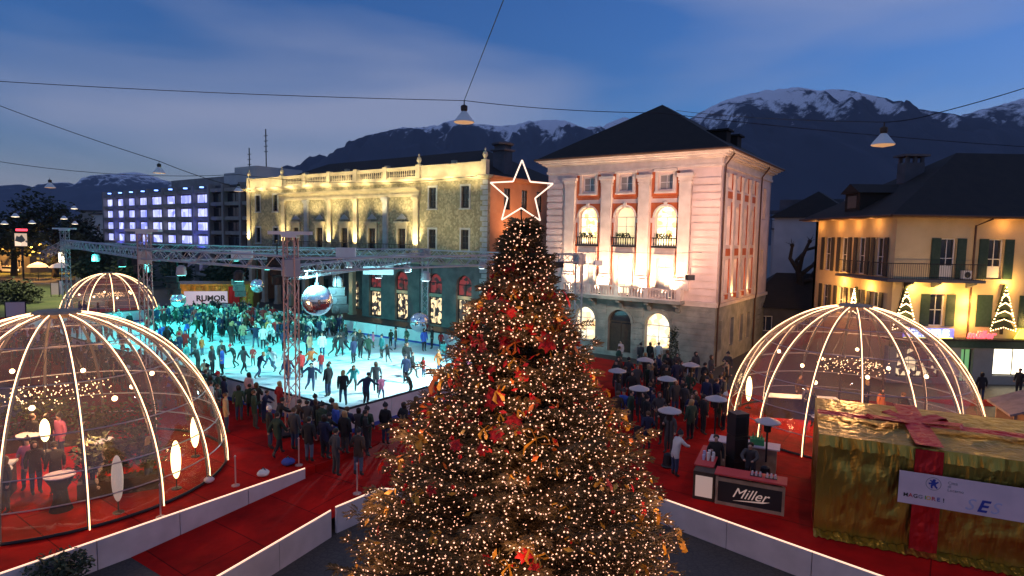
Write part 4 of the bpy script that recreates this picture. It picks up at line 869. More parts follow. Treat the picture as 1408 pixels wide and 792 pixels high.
def column_shrub(px_, py_, h, r, label, z0=0):
    p = onz(px_, py_, z0); t = thing('potted_shrub', label, 'plant', p); b = MB(); b.lathe((p.x, p.y, z0), [(r * .6, 0), (r * .8, .45), (r * .85, .5)], 10); b.build('pot', 'concrete_dark', t)
    b = MB()
    for k in range(5): clumps(b, (p.x + rt.uniform(-.08, .08), p.y, z0 + .5 + (h - .5) * (k + .5) / 5), r * (1.05 - .12 * k), r * (1.05 - .12 * k), (h - .5) * .16, 45, .09, rt, .2)
    b.build('foliage', 'leaf_dark', t)
column_shrub(925, 512, 3.1, .5, 'tall dark potted shrub right of the lit shop window of the palazzo')
# foreground shrub, bottom left
p = onz(84, 812, 0); t = thing('shrub', 'dark leafy shrub tip at the bottom left corner', 'plant', (p.x, p.y, 0)); b = MB(); b.tube([(p.x, p.y, 0), (p.x, p.y, .7)], .04, 5)
b.build('stem', 'bark_dark', t); b = MB(); clumps(b, (p.x, p.y, .6), .75, .6, .42, 240, .09, rt, .3); b.build('foliage', 'leaf_dark', t)
# far left street items
def board(x, y, z, w_, h, label, m, name='notice_board', cat='board', legs=.7, rz=.4, text=None):
    t = thing(name, label, cat, (x, y, z)); F = Frame((x, y), (math.cos(rz), math.sin(rz)), (math.sin(rz), -math.cos(rz))); b = MB(); fbox(b, F, -w_ / 2, w_ / 2, -.04, .04, z + legs, z + legs + h); b.build('panel', m, t)
    b = MB()
    for u in (-w_ / 2 - .04, w_ / 2 + .04): fbox(b, F, u - .04, u + .04, -.05, .05, z, z + legs + h + .05)
    fbox(b, F, -w_ / 2, w_ / 2, -.05, .05, z + legs + h + .002, z + legs + h + .06); b.build('frame', 'iron', t); return F, t
q = onz(22, 437, ZD); board(q.x, q.y, 0.8, 1.5, 1.35, 'blank pale notice board behind the big left dome', 'banner', legs=.15)
q = onz(76, 408, 0); board(q.x, q.y, 0, .85, 1.6, 'pinkish poster board on the lawn beside the lattice tower', 'banner', legs=.3)
q = onz(85, 407, 0); board(q.x, q.y, 0, .5, 1.9, 'narrow bluish poster column on the lawn', 'ink_light', legs=.2)
q = onz(81, 374, 0); F_, t_ = board(q.x, q.y, 0, 2.2, 2.6, 'small white lit advertising panel by the road', 'shop_white', name='lit_panel', cat='panel', legs=1.8)
for (px_, py_, l) in ((35, 368, 'parked car with its lights on beside the orange lit road'), (14, 369, 'parked car at the left picture edge by the road')):
    q = onz(px_, py_ + 6, 0); t = thing('parked_car', l, 'car', (q.x, q.y, 0), 'cars parked by the far road'); x, y = q.x, q.y
    b = MB(); b.prism([(-2.1, .35), (2.1, .35), (2.1, .8), (1.2, .92), (.7, 1.42), (-1.1, 1.42), (-1.6, .95), (-2.1, .85)], -.85, .85, lambda a, c, h: (x + a, y + h, c)); b.build('body', 'ink_red' if px_ == 35 else 'white_paint', t)
    b = MB(); b.prism([(-.95, .93), (1.05, .93), (.62, 1.34), (-.95, 1.34)], -.87, .87, lambda a, c, h: (x + a, y + h, c)); b.build('window', 'glass_dark', t)
    for wx in (-1.3, 1.3):
        for wy in (-.8, .8): b = MB(); b.lathe((0, 0, 0), [(.32, -.1), (.32, .1)], 12); b.v = [(x + wx + v[0], y + wy + v[2], .32 + v[1]) for v in b.v]; b.build('wheel', 'black_plastic', t)
    for wy in (-.6, .6): b = MB(); b.box(x + 2.1, x + 2.14, y + wy - .15, y + wy + .15, .55, .72); b.build('headlight', 'lamp_glow', t)
t = thing('neon_cafe_sign', 'red and white lit sign in the dark trees at the far left', 'sign', (-104, 108, 0)); q = aty(28, 328, 108)
b = MB(); b.box(q.x - 1.0, q.x + 1.0, 108, 108.2, q.z - 1.3, q.z + .9); b.build('panel', 'cafe_panel', t); b = MB(); b.box(q.x - .6, q.x + 1.3, 107.8, 107.99, q.z + 1.3, q.z + 1.7); b.build('red_band', 'neon_red', t)
b = MB(); b.tube([(q.x, 108.3, 0), (q.x, 108.3, q.z)], .15, 6); b.build('post', 'iron', t); t.location = (q.x, 108, 0)
for c in t.children:
    for v in c.data.vertices: v.co.x += (-104 - q.x)
q = aty(52, 365, 112)
for k, dx in enumerate((0, 4)):
    x = q.x + dx; t = thing('parasol', ('round yellow lit parasol by the far road' if k == 0 else 'second, dimmer yellow parasol by the far road, nearer the lit panel'), 'parasol', (x, 112, 0)); b = MB(); b.tube([(x, 112, 0), (x, 112, 3)], .05, 5); b.build('pole', 'iron', t)
    b = MB(); b.lathe((x, 112, 2.3), [(1.7, 0), (1.2, .5), (.05, .95)], 8); b.build('canopy', 'gold_cloth' if 'gold_cloth' in MATS else 'neon_yellow_dim' if 'neon_yellow_dim' in MATS else 'paper_lamp_dim', t); point('parasol_lamp', (x, 111, 1.8), 60, YEL, .2)
for (px_, py_) in ((8, 372), (52, 380), (110, 372)): q = onz(px_, py_ + 4, 0); spot('street_spot', (q.x, q.y, 7), (q.x, q.y - .5, 0), 15000, (1, .42, .08), 150, 1)
for (px_, py_) in ((60, 418), (20, 400), (110, 405)): q = onz(px_, py_, 0); spot('lawn_spot', (q.x, q.y, 9), (q.x, q.y, 0), 7000, (1, .88, .45), 140, 1)
# ------------------------------------------------------------------ catenary wires and hanging street lamps
def wire(pts, label, r=.014, sag=.25, name='cable'):
    P = []
    for i in range(len(pts) - 1):
        a, c = Vector(pts[i]), Vector(pts[i + 1])
        for k in range(10): t = k / 10; v = a.lerp(c, t); v.z -= sag * 4 * t * (1 - t); P.append(v)
    P.append(Vector(pts[-1])); b = MB(); b.tube(P, r, 4, False); tag(b.build(name, 'iron'), label, 'cable')
def street_lamp(px_, py_, Y, label, r=.42, lit=0, grp='lamps hung from the overhead cables'):
    q = aty(px_, py_, Y); t = thing('hanging_lamp', label, 'lamp', q, grp); x, y, z = q
    b = MB(); b.lathe((x, y, z), [(r, 0), (r * .96, .06 * r), (r * .28, .95 * r), (r * .22, 1.0 * r)], 16); b.build('shade', 'lamp_white', t)
    b = MB(); b.lathe((x, y, z + r), [(r * .24, 0), (r * .32, .15 * r), (r * .32, .5 * r), (r * .1, .62 * r)], 10); b.tube([(x, y, z + 1.6 * r), (x, y, z + 2.0 * r)], .02, 5); b.build('housing', 'wood_dark', t)
    b = MB(); b.lathe((x, y, z - .02), [(r * .01, -.05), (r * .9, 0), (r * .95, .02)], 16); b.build('diffuser', 'lamp_dim_orange' if not lit else 'lamp_glow', t)
    if not lit and Y < 30: spot('lamp_fill', (x, y, z - .12), (x, y, 0), 500, (1, .66, .5), 160, .8)  # warm fill for the foreground, added under the unlit near lamps
    return Vector((x, y, z + 2.0 * r))
l1 = street_lamp(638, 168, 22, 'white cone lamp hanging above the long house, left of the star', .37)
l2 = street_lamp(1214, 199, 17, 'white cone lamp hanging in front of the dark mountain on the right', .30)
l3 = street_lamp(219, 238, 58, 'small cone lamp hanging above the blue lit hotel', .55)
l4 = street_lamp(69, 258, 75, 'dim grey cone lamp high against the far snowy mountains', .6)
l5 = street_lamp(328, 263, 60, 'cone lamp hanging just left of the long house corner', .45)
for k, (x, y) in enumerate(((21, 298), (6, 308), (44, 307), (88, 301), (102, 287), (103, 308), (74, 356))):
    street_lamp(x, y, 95 + 4 * k, ['lit lamp over the dark trees, second from the left edge', 'small lit lamp closest to the left edge', 'lit lamp above the red sign in the trees', 'small lit lamp left of the two stacked lamps', 'upper of two lit lamps over the dark trees', 'lower of two lit lamps over the dark trees', 'low white lit lamp left of the far lattice tower'][k], .55, 1)
wire([aty(-60, 108, 22), l1, aty(905, 155, 22), aty(1460, 205, 22)], 'long thin cable crossing the whole sky and carrying the middle lamp', .012, .1)
wire([aty(704, -30, 14), l1], 'thin cable dropping steeply from the top edge to the middle lamp', .012, 0)
wire([aty(1480, 97, 17), aty(1290, 155, 17), l2], 'thin cable running up to the right edge from the right lamp', .012, .05)
wire([l2, aty(930, 152, 30)], 'thin cable left of the right lamp across the dark mountain', .010, .1)
wire([aty(-60, 122, 58), l3, aty(345, 262, 58)], 'thin cable carrying the lamp above the hotel', .03, .2)
wire([aty(-60, 212, 58), aty(328, 240, 60), HC.to_3d() + Vector((0, 0, 15.2))], 'faint cable low across the left sky', .025, .8)
wire([aty(700, 352, 44), aty(830, 345, 43), aty(965, 347, 41)], 'thin cable with small lamps in front of the palazzo', .012, .1)
def smalllamp(px_, py_, Y, label, m='cloth_white'):
    q = aty(px_, py_, Y); t = thing('projector_lamp', label, 'lamp', q, 'small lamps on the cable before the palazzo'); x, y, z = q
    b = MB(); b.tube([(x, y, z), (x, y, z + .5)], .02, 5); b.build('hanger', 'iron', t); b = MB(); b.cbox((x, y, z - .35), .55, .3, .35, .3); b.build('housing', m, t)
smalllamp(822, 358, 42, 'pale box lamp on the cable in front of the lit palazzo wall'); smalllamp(768, 360, 38, 'black lamp on the cable just right of the fir', 'black_plastic'); smalllamp(949, 378, 42, 'small dark lamp on the cable near the palazzo corner', 'black_plastic')
# ------------------------------------------------------------------ lattice towers and beams round the rink
def lattice(mb, p, q, s=.5, r=.035, step=.6):
    p, q = Vector(p), Vector(q); d = (q - p).normalized(); up = Vector((0, 0, 1)) if abs(d.z) < .9 else Vector((0, 1, 0)); a = d.cross(up).normalized(); c = d.cross(a).normalized()
    cs = [(a * i + c * j) * s / 2 for i, j in ((-1, -1), (1, -1), (1, 1), (-1, 1))]; L_ = (q - p).length; n = max(2, int(L_ / step))
    for o in cs: mb.tube([p + o, q + o], r, 5)
    for k in range(n):
        x0 = p + d * (L_ * k / n); x1 = p + d * (L_ * (k + 1) / n)
        for i in range(4):
            o0, o1 = cs[i], cs[(i + 1) % 4]
            if k % 2: o0, o1 = o1, o0
            mb.tube([x0 + o0, x1 + o1], r * .6, 4, False)
TW = {'A': (-9.33, 26.0), 'B': (-20.0, 33.6), 'C': (-39.2, 54.2), 'D': (-6.9, 48.9), 'E': (4.6, 42.6)}
lab = dict(A='nearest lattice tower standing in the crowd at the near side of the rink', B='lattice tower between the big left dome and the rink', C='furthest lattice tower beside the small dome', D='lattice tower at the far boards in front of the arcade', E='lattice tower hidden behind the fir')
for k, (x, y) in TW.items():
    t = thing('lattice_tower', lab[k], 'tower', (x, y, ZD), 'lattice towers of the lighting rig'); top = 9.3 if k in 'ABC' else 8.3
    b = MB(); lattice(b, (x, y, ZD + .1), (x, y, top), .46, .035, .55); b.build('mast', 'alu_red' if k in 'AB' else 'alu', t)
    b = MB(); b.cbox((x, y, ZD), 1.1, 1.1, .1, .6); b.build('base_plate', 'iron', t)
    b = MB(); b.cbox((x, y, 7.55), .62, .62, .7, .6); b.build('sleeve', 'alu', t)
    if k in 'ABC': b = MB(); b.cbox((x, y, top), 1.7, .55, .14, .1); b.cbox((x, y, top - .12), .6, .6, .12, .1); b.build('cross_head', 'white_paint', t)
beams = [('A', 'B', 8.1), ('B', 'C', 8.1), ('C', 'D', 7.9), ('D', 'E', 7.9), ('E', 'A', 8.0), ('A', 'D', 7.7), ('B', 'D', 8.0)]
bl = ['lattice beam between the two near towers', 'lattice beam running to the furthest tower beside the small dome', 'long lattice beam along the far side of the rink', 'lattice beam from the far tower to behind the fir', 'lattice beam at the right side, behind the fir', 'lattice beam from the nearest tower across the ice to the far tower', 'lattice beam across the middle of the rink']
BP = []
for (i, j, z), l in zip(beams, bl):
    p, q = Vector(TW[i] + (z,)), Vector(TW[j] + (z,)); b = MB(); lattice(b, p, q, .55, .038, .7); o = b.build('lattice_beam', 'alu'); tag(o, l, 'beam', 'lattice beams of the lighting rig'); BP.append((p, q))
p = Vector(TW['C'] + (8.0,)); q = aty(58, 352, 58); b = MB(); lattice(b, p, q, .55, .038, .7); tag(b.build('lattice_beam', 'alu'), 'short lattice beam end sticking out left of the furthest tower', 'beam', 'lattice beams of the lighting rig')
# floodlights
fl = [(5, .22, 'teal'), (5, .5, 'w'), (5, .78, 'w'), (0, .3, 'teal'), (0, .7, 'teal'), (1, .2, 'teal'), (1, .5, 'teal'), (2, .3, 'teal'), (2, .5, 'teal'), (2, .8, 'w'), (3, .4, 'w'), (4, .3, 'w'), (4, .65, 'w'), (6, .35, 'teal'), (6, .65, 'w')]
names = ['nearest the lattice tower in the crowd', 'over the middle of the bright ice', 'near the far tower'] 
for k, (bi, f, c) in enumerate(fl):
    p = BP[bi][0].lerp(BP[bi][1], f); p = p + Vector((0, 0, -.35)); tgt = Vector(rk(12 + 5 * (k % 5), 9).to_tuple() + (ZD,)) if 0 else None
    t = thing('floodlight', ('teal' if c == 'teal' else 'white') + ' floodlight under the ' + ('near side beam', 'left end beam', 'far side beam', 'beam running behind the fir', 'right side beam', 'beam from near to far tower', 'middle beam')[bi] + (', left half' if (f > .5) == (bi not in (2, 3, 5)) else ', right half'), 'floodlight', p, 'floodlights of the rig')
    x, y, z = p; b = MB(); b.tube([(x - .3, y, z), (x - .3, y, z - .35), (x + .3, y, z - .35), (x + .3, y, z)], .025, 4); b.build('yoke', 'iron', t)
    b = MB(); b.lathe((x, y, z - .62), [(.24, 0), (.26, .05), (.22, .4), (.1, .5)], 10); o = b.build('housing', 'black_plastic' if k % 2 else 'alu', t); b = MB(); b.lathe((x, y, z - .63), [(.01, 0), (.2, 0)], 10); b.build('lens', 'led_lens_teal' if c == 'teal' else 'led_lens', o)
# reflector sheets and speaker clusters on the beams
for px_, py_, Y, w_, label in ((475, 347, 29, .9, 'bluish reflector sheet clipped on the beam above the largest mirror ball'), (332, 322 + 28, 36, 1.2, 'white reflector sheet on the beam left of the nearest tower'), (520, 372, 33, 1.6, 'long white reflector sheet below the beam')):
    q = aty(px_, py_, Y); o_ = MB(); o_.box(q.x - w_ / 2, q.x + w_ / 2, q.y - .03, q.y + .2, q.z - .22, q.z + .22); tag(o_.build('reflector_sheet', 'white_paint'), label, 'reflector')
def speaker_cluster(px_, py_, Y, label, n=3):
    q = aty(px_, py_, Y); t = thing('speaker_cluster', label, 'loudspeaker', q); x, y, z = q
    for k in range(n):
        b = MB(); b.cbox((x + .08 * k, y, z - .5 - .42 * k), .75, .5, .4, .2 + .1 * k); o = b.build('cabinet', 'black_plastic', t); b = MB(); b.lathe((0, 0, 0), [(.01, 0), (.13, .0), (.15, .03)], 10); b.v = [(x + .08 * k + v[0] - .1, y - .28 - v[2], z - .3 - .42 * k + v[1]) for v in b.v]; b.build('cone', 'iron', o)
    b = MB(); b.tube([(x, y, z - .1), (x, y, z + .5)], .03, 4); b.build('hanger', 'iron', t)
speaker_cluster(381, 350, 27.5, 'black speaker cluster at the top of the nearest lattice tower'); speaker_cluster(463, 392, 30, 'dark speaker cluster right above the largest mirror ball'); speaker_cluster(236, 378, 42, 'dark speaker cluster hanging left of the rink'); speaker_cluster(327, 382, 44, 'dark speaker cluster hanging right of the kiosk'); speaker_cluster(193, 352, 35, 'dark speaker cluster on the tower by the left dome', 2)
# mirror balls
def mirror_ball(px_, py_, Y, r, ztop, label):
    q = aty(px_, py_, Y); t = thing('mirror_ball', label, 'mirror ball', q - Vector((0, 0, r)), 'mirror balls over the rink'); b = MB(); b.ball(q, r, 36, 22); o = b.build('ball', 'mirror', t)
    b = MB(); b.tube([(q.x, q.y, q.z + r), (q.x, q.y, ztop)], .03, 5); b.lathe((q.x, q.y, q.z + r - .02), [(.1, 0), (.1, .1), (.03, .14)], 8); b.build('cable', 'iron', t)
mirror_ball(436, 413, 27.3, .68, 7.6, 'largest mirror ball, beside the nearest lattice tower')
mirror_ball(577, 443, 47.5, .76, 7.6, 'mirror ball low in front of the arcade, by the far tower')
mirror_ball(354, 393, 52.6, .58, 7.6, 'small mirror ball over the far crowd, right of the kiosk')
mirror_ball(245, 413, 53.4, .62, 7.6, 'small mirror ball in front of the kiosk banner')
# rink lighting
TEAL = (.05, .93, .86); CYW = (.30, .90, 1.0)
def flood(s, t_, z, s2, t2, pw, c, size=86): a = rk(s, t_); d = rk(s2, t2); spot('rink_flood', (a.x, a.y, z), (d.x, d.y, ZD), pw, c, size, .8, .25)
RINKP = 4.2
flood(2, -.6, 7.6, 5, 9, 2600 * RINKP, CYW); flood(0, 9, 7.4, 7, 8, 2400 * RINKP, (.6, .95, 1)); flood(9, 17.5, 7.4, 8, 7, 2400 * RINKP, CYW)
flood(16, -.6, 7.7, 18, 9, 2300 * RINKP, (.15, .9, .85)); flood(20, 17.5, 7.6, 19, 8, 1900 * RINKP, TEAL); flood(28, .0, 7.6, 29, 9, 2300 * RINKP, TEAL); flood(34, 17, 7.4, 33, 8, 2300 * RINKP, TEAL); flood(40.5, 8, 7.4, 34, 9, 2000 * RINKP, TEAL)
# ------------------------------------------------------------------ domes
def dome(c, Rh, Hh, n, off, label, pend=8, cap=True, seg=20, ledr=.017, light=60):
    c = Vector(c); t = thing('dome_tent', label, 'dome tent', c)
    def P(a, e, k=1.): return (c.x + math.cos(a) * math.cos(e) * Rh * k, c.y + math.sin(a) * math.cos(e) * Rh * k, c.z + math.sin(e) * Hh * k)
    for i in range(n):
        a = R(off) + 2 * math.pi * i / n; es = [math.pi / 2 * .965 * k / seg for k in range(seg + 1)]
        b = MB(); b.tube([P(a, e, .990) for e in es], .052, 6); o = b.build('rib', 'rib_grey', t)
        b = MB(); b.tube([P(a, e, 1.0045) for e in es], ledr, 5); b.build('light_strip', 'led', o)
    b = MB(); na = n * 4
    es = [R(e) for e in (0, 8, 16, 25, 35, 45, 55, 65, 75, 83, 87)]
    vs = [P(R(off) + 2 * math.pi * k / na, e) for e in es for k in range(na)]; fs = [(i * na + k, i * na + (k + 1) % na, (i + 1) * na + (k + 1) % na, (i + 1) * na + k) for i in range(len(es) - 1) for k in range(na)]
    b.add(vs, fs); b.build('clear_cover', 'dome_film', t, smooth=True)
    for e in (.15, .30, .50, .78, 1.05):
        b = MB(); b.tube([P(R(off) + 2 * math.pi * k / 48, e, .99) for k in range(49)], .022, 5, False); b.build('hoop', 'alu', t)
    b = MB(); b.tube([P(2 * math.pi * k / 48, .01, .995) for k in range(49)], .05, 5, False); b.build('base_ring', 'iron', t)
    b = MB(); b.lathe((c.x, c.y, c.z + Hh * .975), [(Rh * .13, 0), (Rh * .14, .12), (Rh * .12, .2), (.05, .22)], 20); b.build('vent_cap', 'wood_light', t)
    rnd = random.Random(int(abs(c.x) * 10))
    gl = 'glow'
    for k in range(pend):
        a = 2 * math.pi * k / pend + .3; rr = Rh * (.42 + .2 * (k % 2)); z = c.z + Hh * (.46 + .12 * rnd.random()); x, y = c.x + rr * math.cos(a), c.y + rr * math.sin(a); ztop = c.z + Hh * math.sqrt(max(0.05, 1 - (rr / Rh) ** 2)) - .1
        tt = thing('pendant_globe', 'small round lamp hanging inside the ' + label.split(',')[0], 'lamp', (x, y, z), 'globe lamps inside the ' + label.split(',')[0]); b = MB(); b.ball((x, y, z), .085, 8, 6); b.build('globe', 'bulb_warm', tt); b = MB(); b.tube([(x, y, z + .085), (x, y, ztop)], .01, 4); b.build('cord', 'iron', tt)
    tt = thing('chandelier', 'wide ring chandelier of tiny bulbs inside the ' + label.split(',')[0], 'chandelier', (c.x, c.y, c.z + Hh * .5)); b = MB(); b.tube([(c.x + Rh * .22 * math.cos(k * .26), c.y + Rh * .22 * math.sin(k * .26), c.z + Hh * .53) for k in range(25)], .025, 5, False)
    for k in range(4): b.tube([(c.x + Rh * .22 * math.cos(k * 1.57), c.y + Rh * .22 * math.sin(k * 1.57), c.z + Hh * .53), (c.x, c.y, c.z + Hh * .97)], .01, 4)
    b.build('hoop', 'iron', tt); b = MB()
    for k in range(150): a = rnd.uniform(0, 6.28); rr = Rh * (.22 + rnd.gauss(0, .05)); b.octa((c.x + rr * math.cos(a), c.y + rr * math.sin(a), c.z + Hh * (.53 + rnd.uniform(-.06, .04))), .022)
    tag(b.build('fairy_lights', 'bulb_tiny', tt), kind='stuff')
    point('dome_lamp', (c.x, c.y, c.z + Hh * .62), light, (1, .52, .2), .4); point('dome_lamp', (c.x + Rh * .4, c.y - Rh * .3, c.z + Hh * .35), light * .5, (1, .5, .2), .3); point('dome_lamp', (c.x - Rh * .4, c.y + Rh * .3, c.z + Hh * .35), light * .5, (1, .5, .2), .3)
    return t
DL = Vector((-15.5, 20.9, ZD)); DR = Vector((15.47, 27.69, ZD)); DF = Vector((-39.4, 60.2, ZD))
dome(DL, 5.2, 5.75, 16, -2.5, 'big left dome, nearest of the clear dome tents', 8, light=520)
dome(DR, 5.2, 5.75, 16, -1.3, 'right dome, clear dome tent behind the gold box', 9, light=480)
dome(DF, 4.1, 4.3, 12, 8, 'small far dome, clear dome tent beyond the rink', 6, ledr=.035, light=220)
def paper_lamp(x, y, z, h, label, lit=True, r=.15):
    t = thing('paper_lamp', label, 'floor lamp', (x, y, z)); b = MB(); b.ball((x, y, z + .35 + h / 2), r, 12, 12, h / 2 / r); b.build('shade', 'paper_lamp' if lit else 'paper_lamp_dim', t, smooth=True); b = MB(); b.lathe((x, y, z), [(.16, 0), (.16, .03), (.02, .05), (.02, .4)], 10); b.build('foot', 'iron', t)
    if lit: point('paper_lamp_glow', (x - .3, y - .3, z + 1.1), 16, YEL, .2)
q = onz(243, 672, ZD); paper_lamp(q.x, q.y, ZD, 1.3, 'tall yellow lit paper lamp at the right inside edge of the left dome'); q = onz(276, 628, ZD); paper_lamp(q.x - .2, q.y, ZD, 1.25, 'yellow lit paper lamp further back in the left dome')
q = onz(163, 705, ZD); paper_lamp(q.x, q.y, ZD, 1.45, 'pale unlit oval paper lamp in the middle of the left dome', False, .16); q = aty(62, 600, 20.5); paper_lamp(q.x, q.y, ZD + 1.0, .8, 'lit paper lamp standing on a dark counter at the left of the left dome')
q = onz(1022, 572, ZD); paper_lamp(q.x + .8, q.y + 1.5, ZD, 1.3, 'lit paper lamp at the left edge inside the right dome')
def bar_table(x, y, z, label, m='cloth_black', r=.42, h=1.08, top='cloth_white', name='bar_table'):
    t = thing(name, label, 'table', (x, y, z)); b = MB(); b.lathe((x, y, z), [(r * .75, .0), (r * .5, .3), (r * .42, h * .6), (r * .98, h - .02)], 14); b.build('cover', m, t); b = MB(); b.lathe((x, y, z + h - .02), [(r, 0), (r, .03)], 16); b.build('table_top', top, t)
bar_table(-13.7, 18.3, ZD, 'black covered standing table near the front of the left dome', r=.42, h=1.1, top='banner'); bar_table(-15.9, 18.6, ZD, 'black covered standing table further left in the left dome'); bar_table(-14.6, 21.5, ZD, 'black covered standing table in the middle of the left dome'); bar_table(-17.5, 22.0, ZD, 'black covered standing table at the back of the left dome')
bar_table(13.4, 26.0, ZD, 'black covered standing table at the front left of the right dome'); bar_table(15.5, 28.5, ZD, 'black covered standing table in the middle of the right dome'); bar_table(17.6, 27.0, ZD, 'black covered standing table at the right of the right dome')
# counter, counter of the right dome, plant wall in the left dome
def counter(c, w_, d, h, rz, label, m='wood_dark', top='cloth_white'):
    t = thing('counter', label, 'counter', c); b = MB(); b.cbox(c, w_, d, h - .05, rz); b.build('body', m, t); b = MB(); b.cbox((c[0], c[1], c[2] + h - .05), w_ + .1, d + .1, .05, rz); b.build('counter_top', top, t)
counter((-17.2, 19.0, ZD), 2.4, .7, 1.0, .4, 'dark drinks counter at the left of the left dome'); counter((14.2, 29.6, ZD), 3.2, .7, 1.05, -.2, 'dark drinks counter at the back of the right dome')
for (x, y, l) in ((-12.7, 19.7, 'leafy plants in a trough inside the right part of the left dome'), (-14.9, 23.2, 'leafy plants in a trough at the back of the left dome'), (-18.3, 23.6, 'leafy plants in a trough at the back left of the left dome')):
    t = thing('planter', l, 'plant', (x, y, ZD)); b = MB(); b.cbox((x, y, ZD), 2.4, .5, .5, .5); b.build('trough', 'wood_dark', t); b = MB()
    for k in range(5): clumps(b, (x - .9 + .42 * k, y - .5 + .24 * k, ZD + 1.25), .45, .4, .85, 50, .12, rt, .2)
    b.build('foliage', 'leaf_dark', t)
# ------------------------------------------------------------------ patio heaters, posts, bags
for i, (x, y) in enumerate(((849, 508), (879, 532), (917, 519), (921, 562), (887, 493), (950, 500), (985, 546), (1056, 577))):
    q = onz(x, y, 3.05); t = thing('patio_heater', ['half hidden at the right edge of the fir', 'second from the fir edge in the standing crowd', 'in the middle of the crowd below the palazzo', 'nearest one in front of the crowd right of the fir', 'reddish topped, nearest the palazzo door', 'reddish topped, nearest the palazzo corner', 'beside the left foot of the right dome', 'by the beer bar in front of the right dome'][i], 'patio heater', (q.x, q.y, ZD), 'patio heaters with round reflectors'); t['label'] = 'patio heater with round reflector, ' + t['label']
    b = MB(); b.lathe((q.x, q.y, 2.95), [(.44, 0), (.43, .04), (.2, .13), (.04, .18)], 18); b.build('reflector', 'alu', t)
    b = MB(); b.lathe((q.x, q.y, 2.62), [(.12, 0), (.13, .3), (.1, .33)], 10); b.build('burner', 'iron', t); b = MB(); b.tube([(q.x, q.y, ZD + .7), (q.x, q.y, 2.65)], .035, 6); b.build('pole', 'iron', t); b = MB(); b.lathe((q.x, q.y, ZD), [(.2, 0), (.25, .06), (.2, .1), (.16, .5), (.05, .55)], 12); b.build('gas_case', 'iron', t)
    if i in (4, 5): point('heater_glow', (q.x, q.y, 2.8), 10, (1, .3, .1), .1)
for i, (x, y) in enumerate(((324, 668), (411, 640), (491, 679), (221, 712))):
    q = onz(x, y, ZD); b = MB(); b.lathe((q.x, q.y, ZD), [(.14, 0), (.14, .03), (.025, .05), (.025, 1.0), (.04, 1.02), (.01, 1.07)], 8); tag(b.build('rope_post', 'alu_red'), ['thin barrier post beside the left dome on the red deck', 'thin barrier post by the end of the left white panel', 'thin barrier post at the head of the red ramp', 'thin barrier post at the foot of a left dome rib'][i], 'post', 'rope posts')
def bag(px_, py_, s, m, label):
    q = onz(px_, py_, ZD); t = thing('bag', label, 'bag', q); b = MB(); b.ball((q.x, q.y, q.z + s * .35), s * .55, 12, 7, .62)
    b.v = [(v[0] + .06 * noise.noise(Vector(v) * 4), v[1] * 1.0, max(v[2], q.z)) for v in b.v]; b.build('body', m, t); b = MB(); b.tube([(q.x - s * .3, q.y, q.z + s * .5), (q.x, q.y, q.z + s * .85), (q.x + s * .3, q.y, q.z + s * .5)], .02, 5); b.build('handle', 'iron', t)
bag(362, 655, .38, 'cloth_white', 'pale crumpled bag on the red deck by the left white panel'); bag(396, 640, .42, 'cloth_blue', 'blue bag on the red deck near the panel end'); bag(288, 664, .32, 'banner', 'small pale bag at the foot of the left dome'); bag(436, 606, .4, 'ink_red', 'orange red bag beside the crowd at the nearest tower')
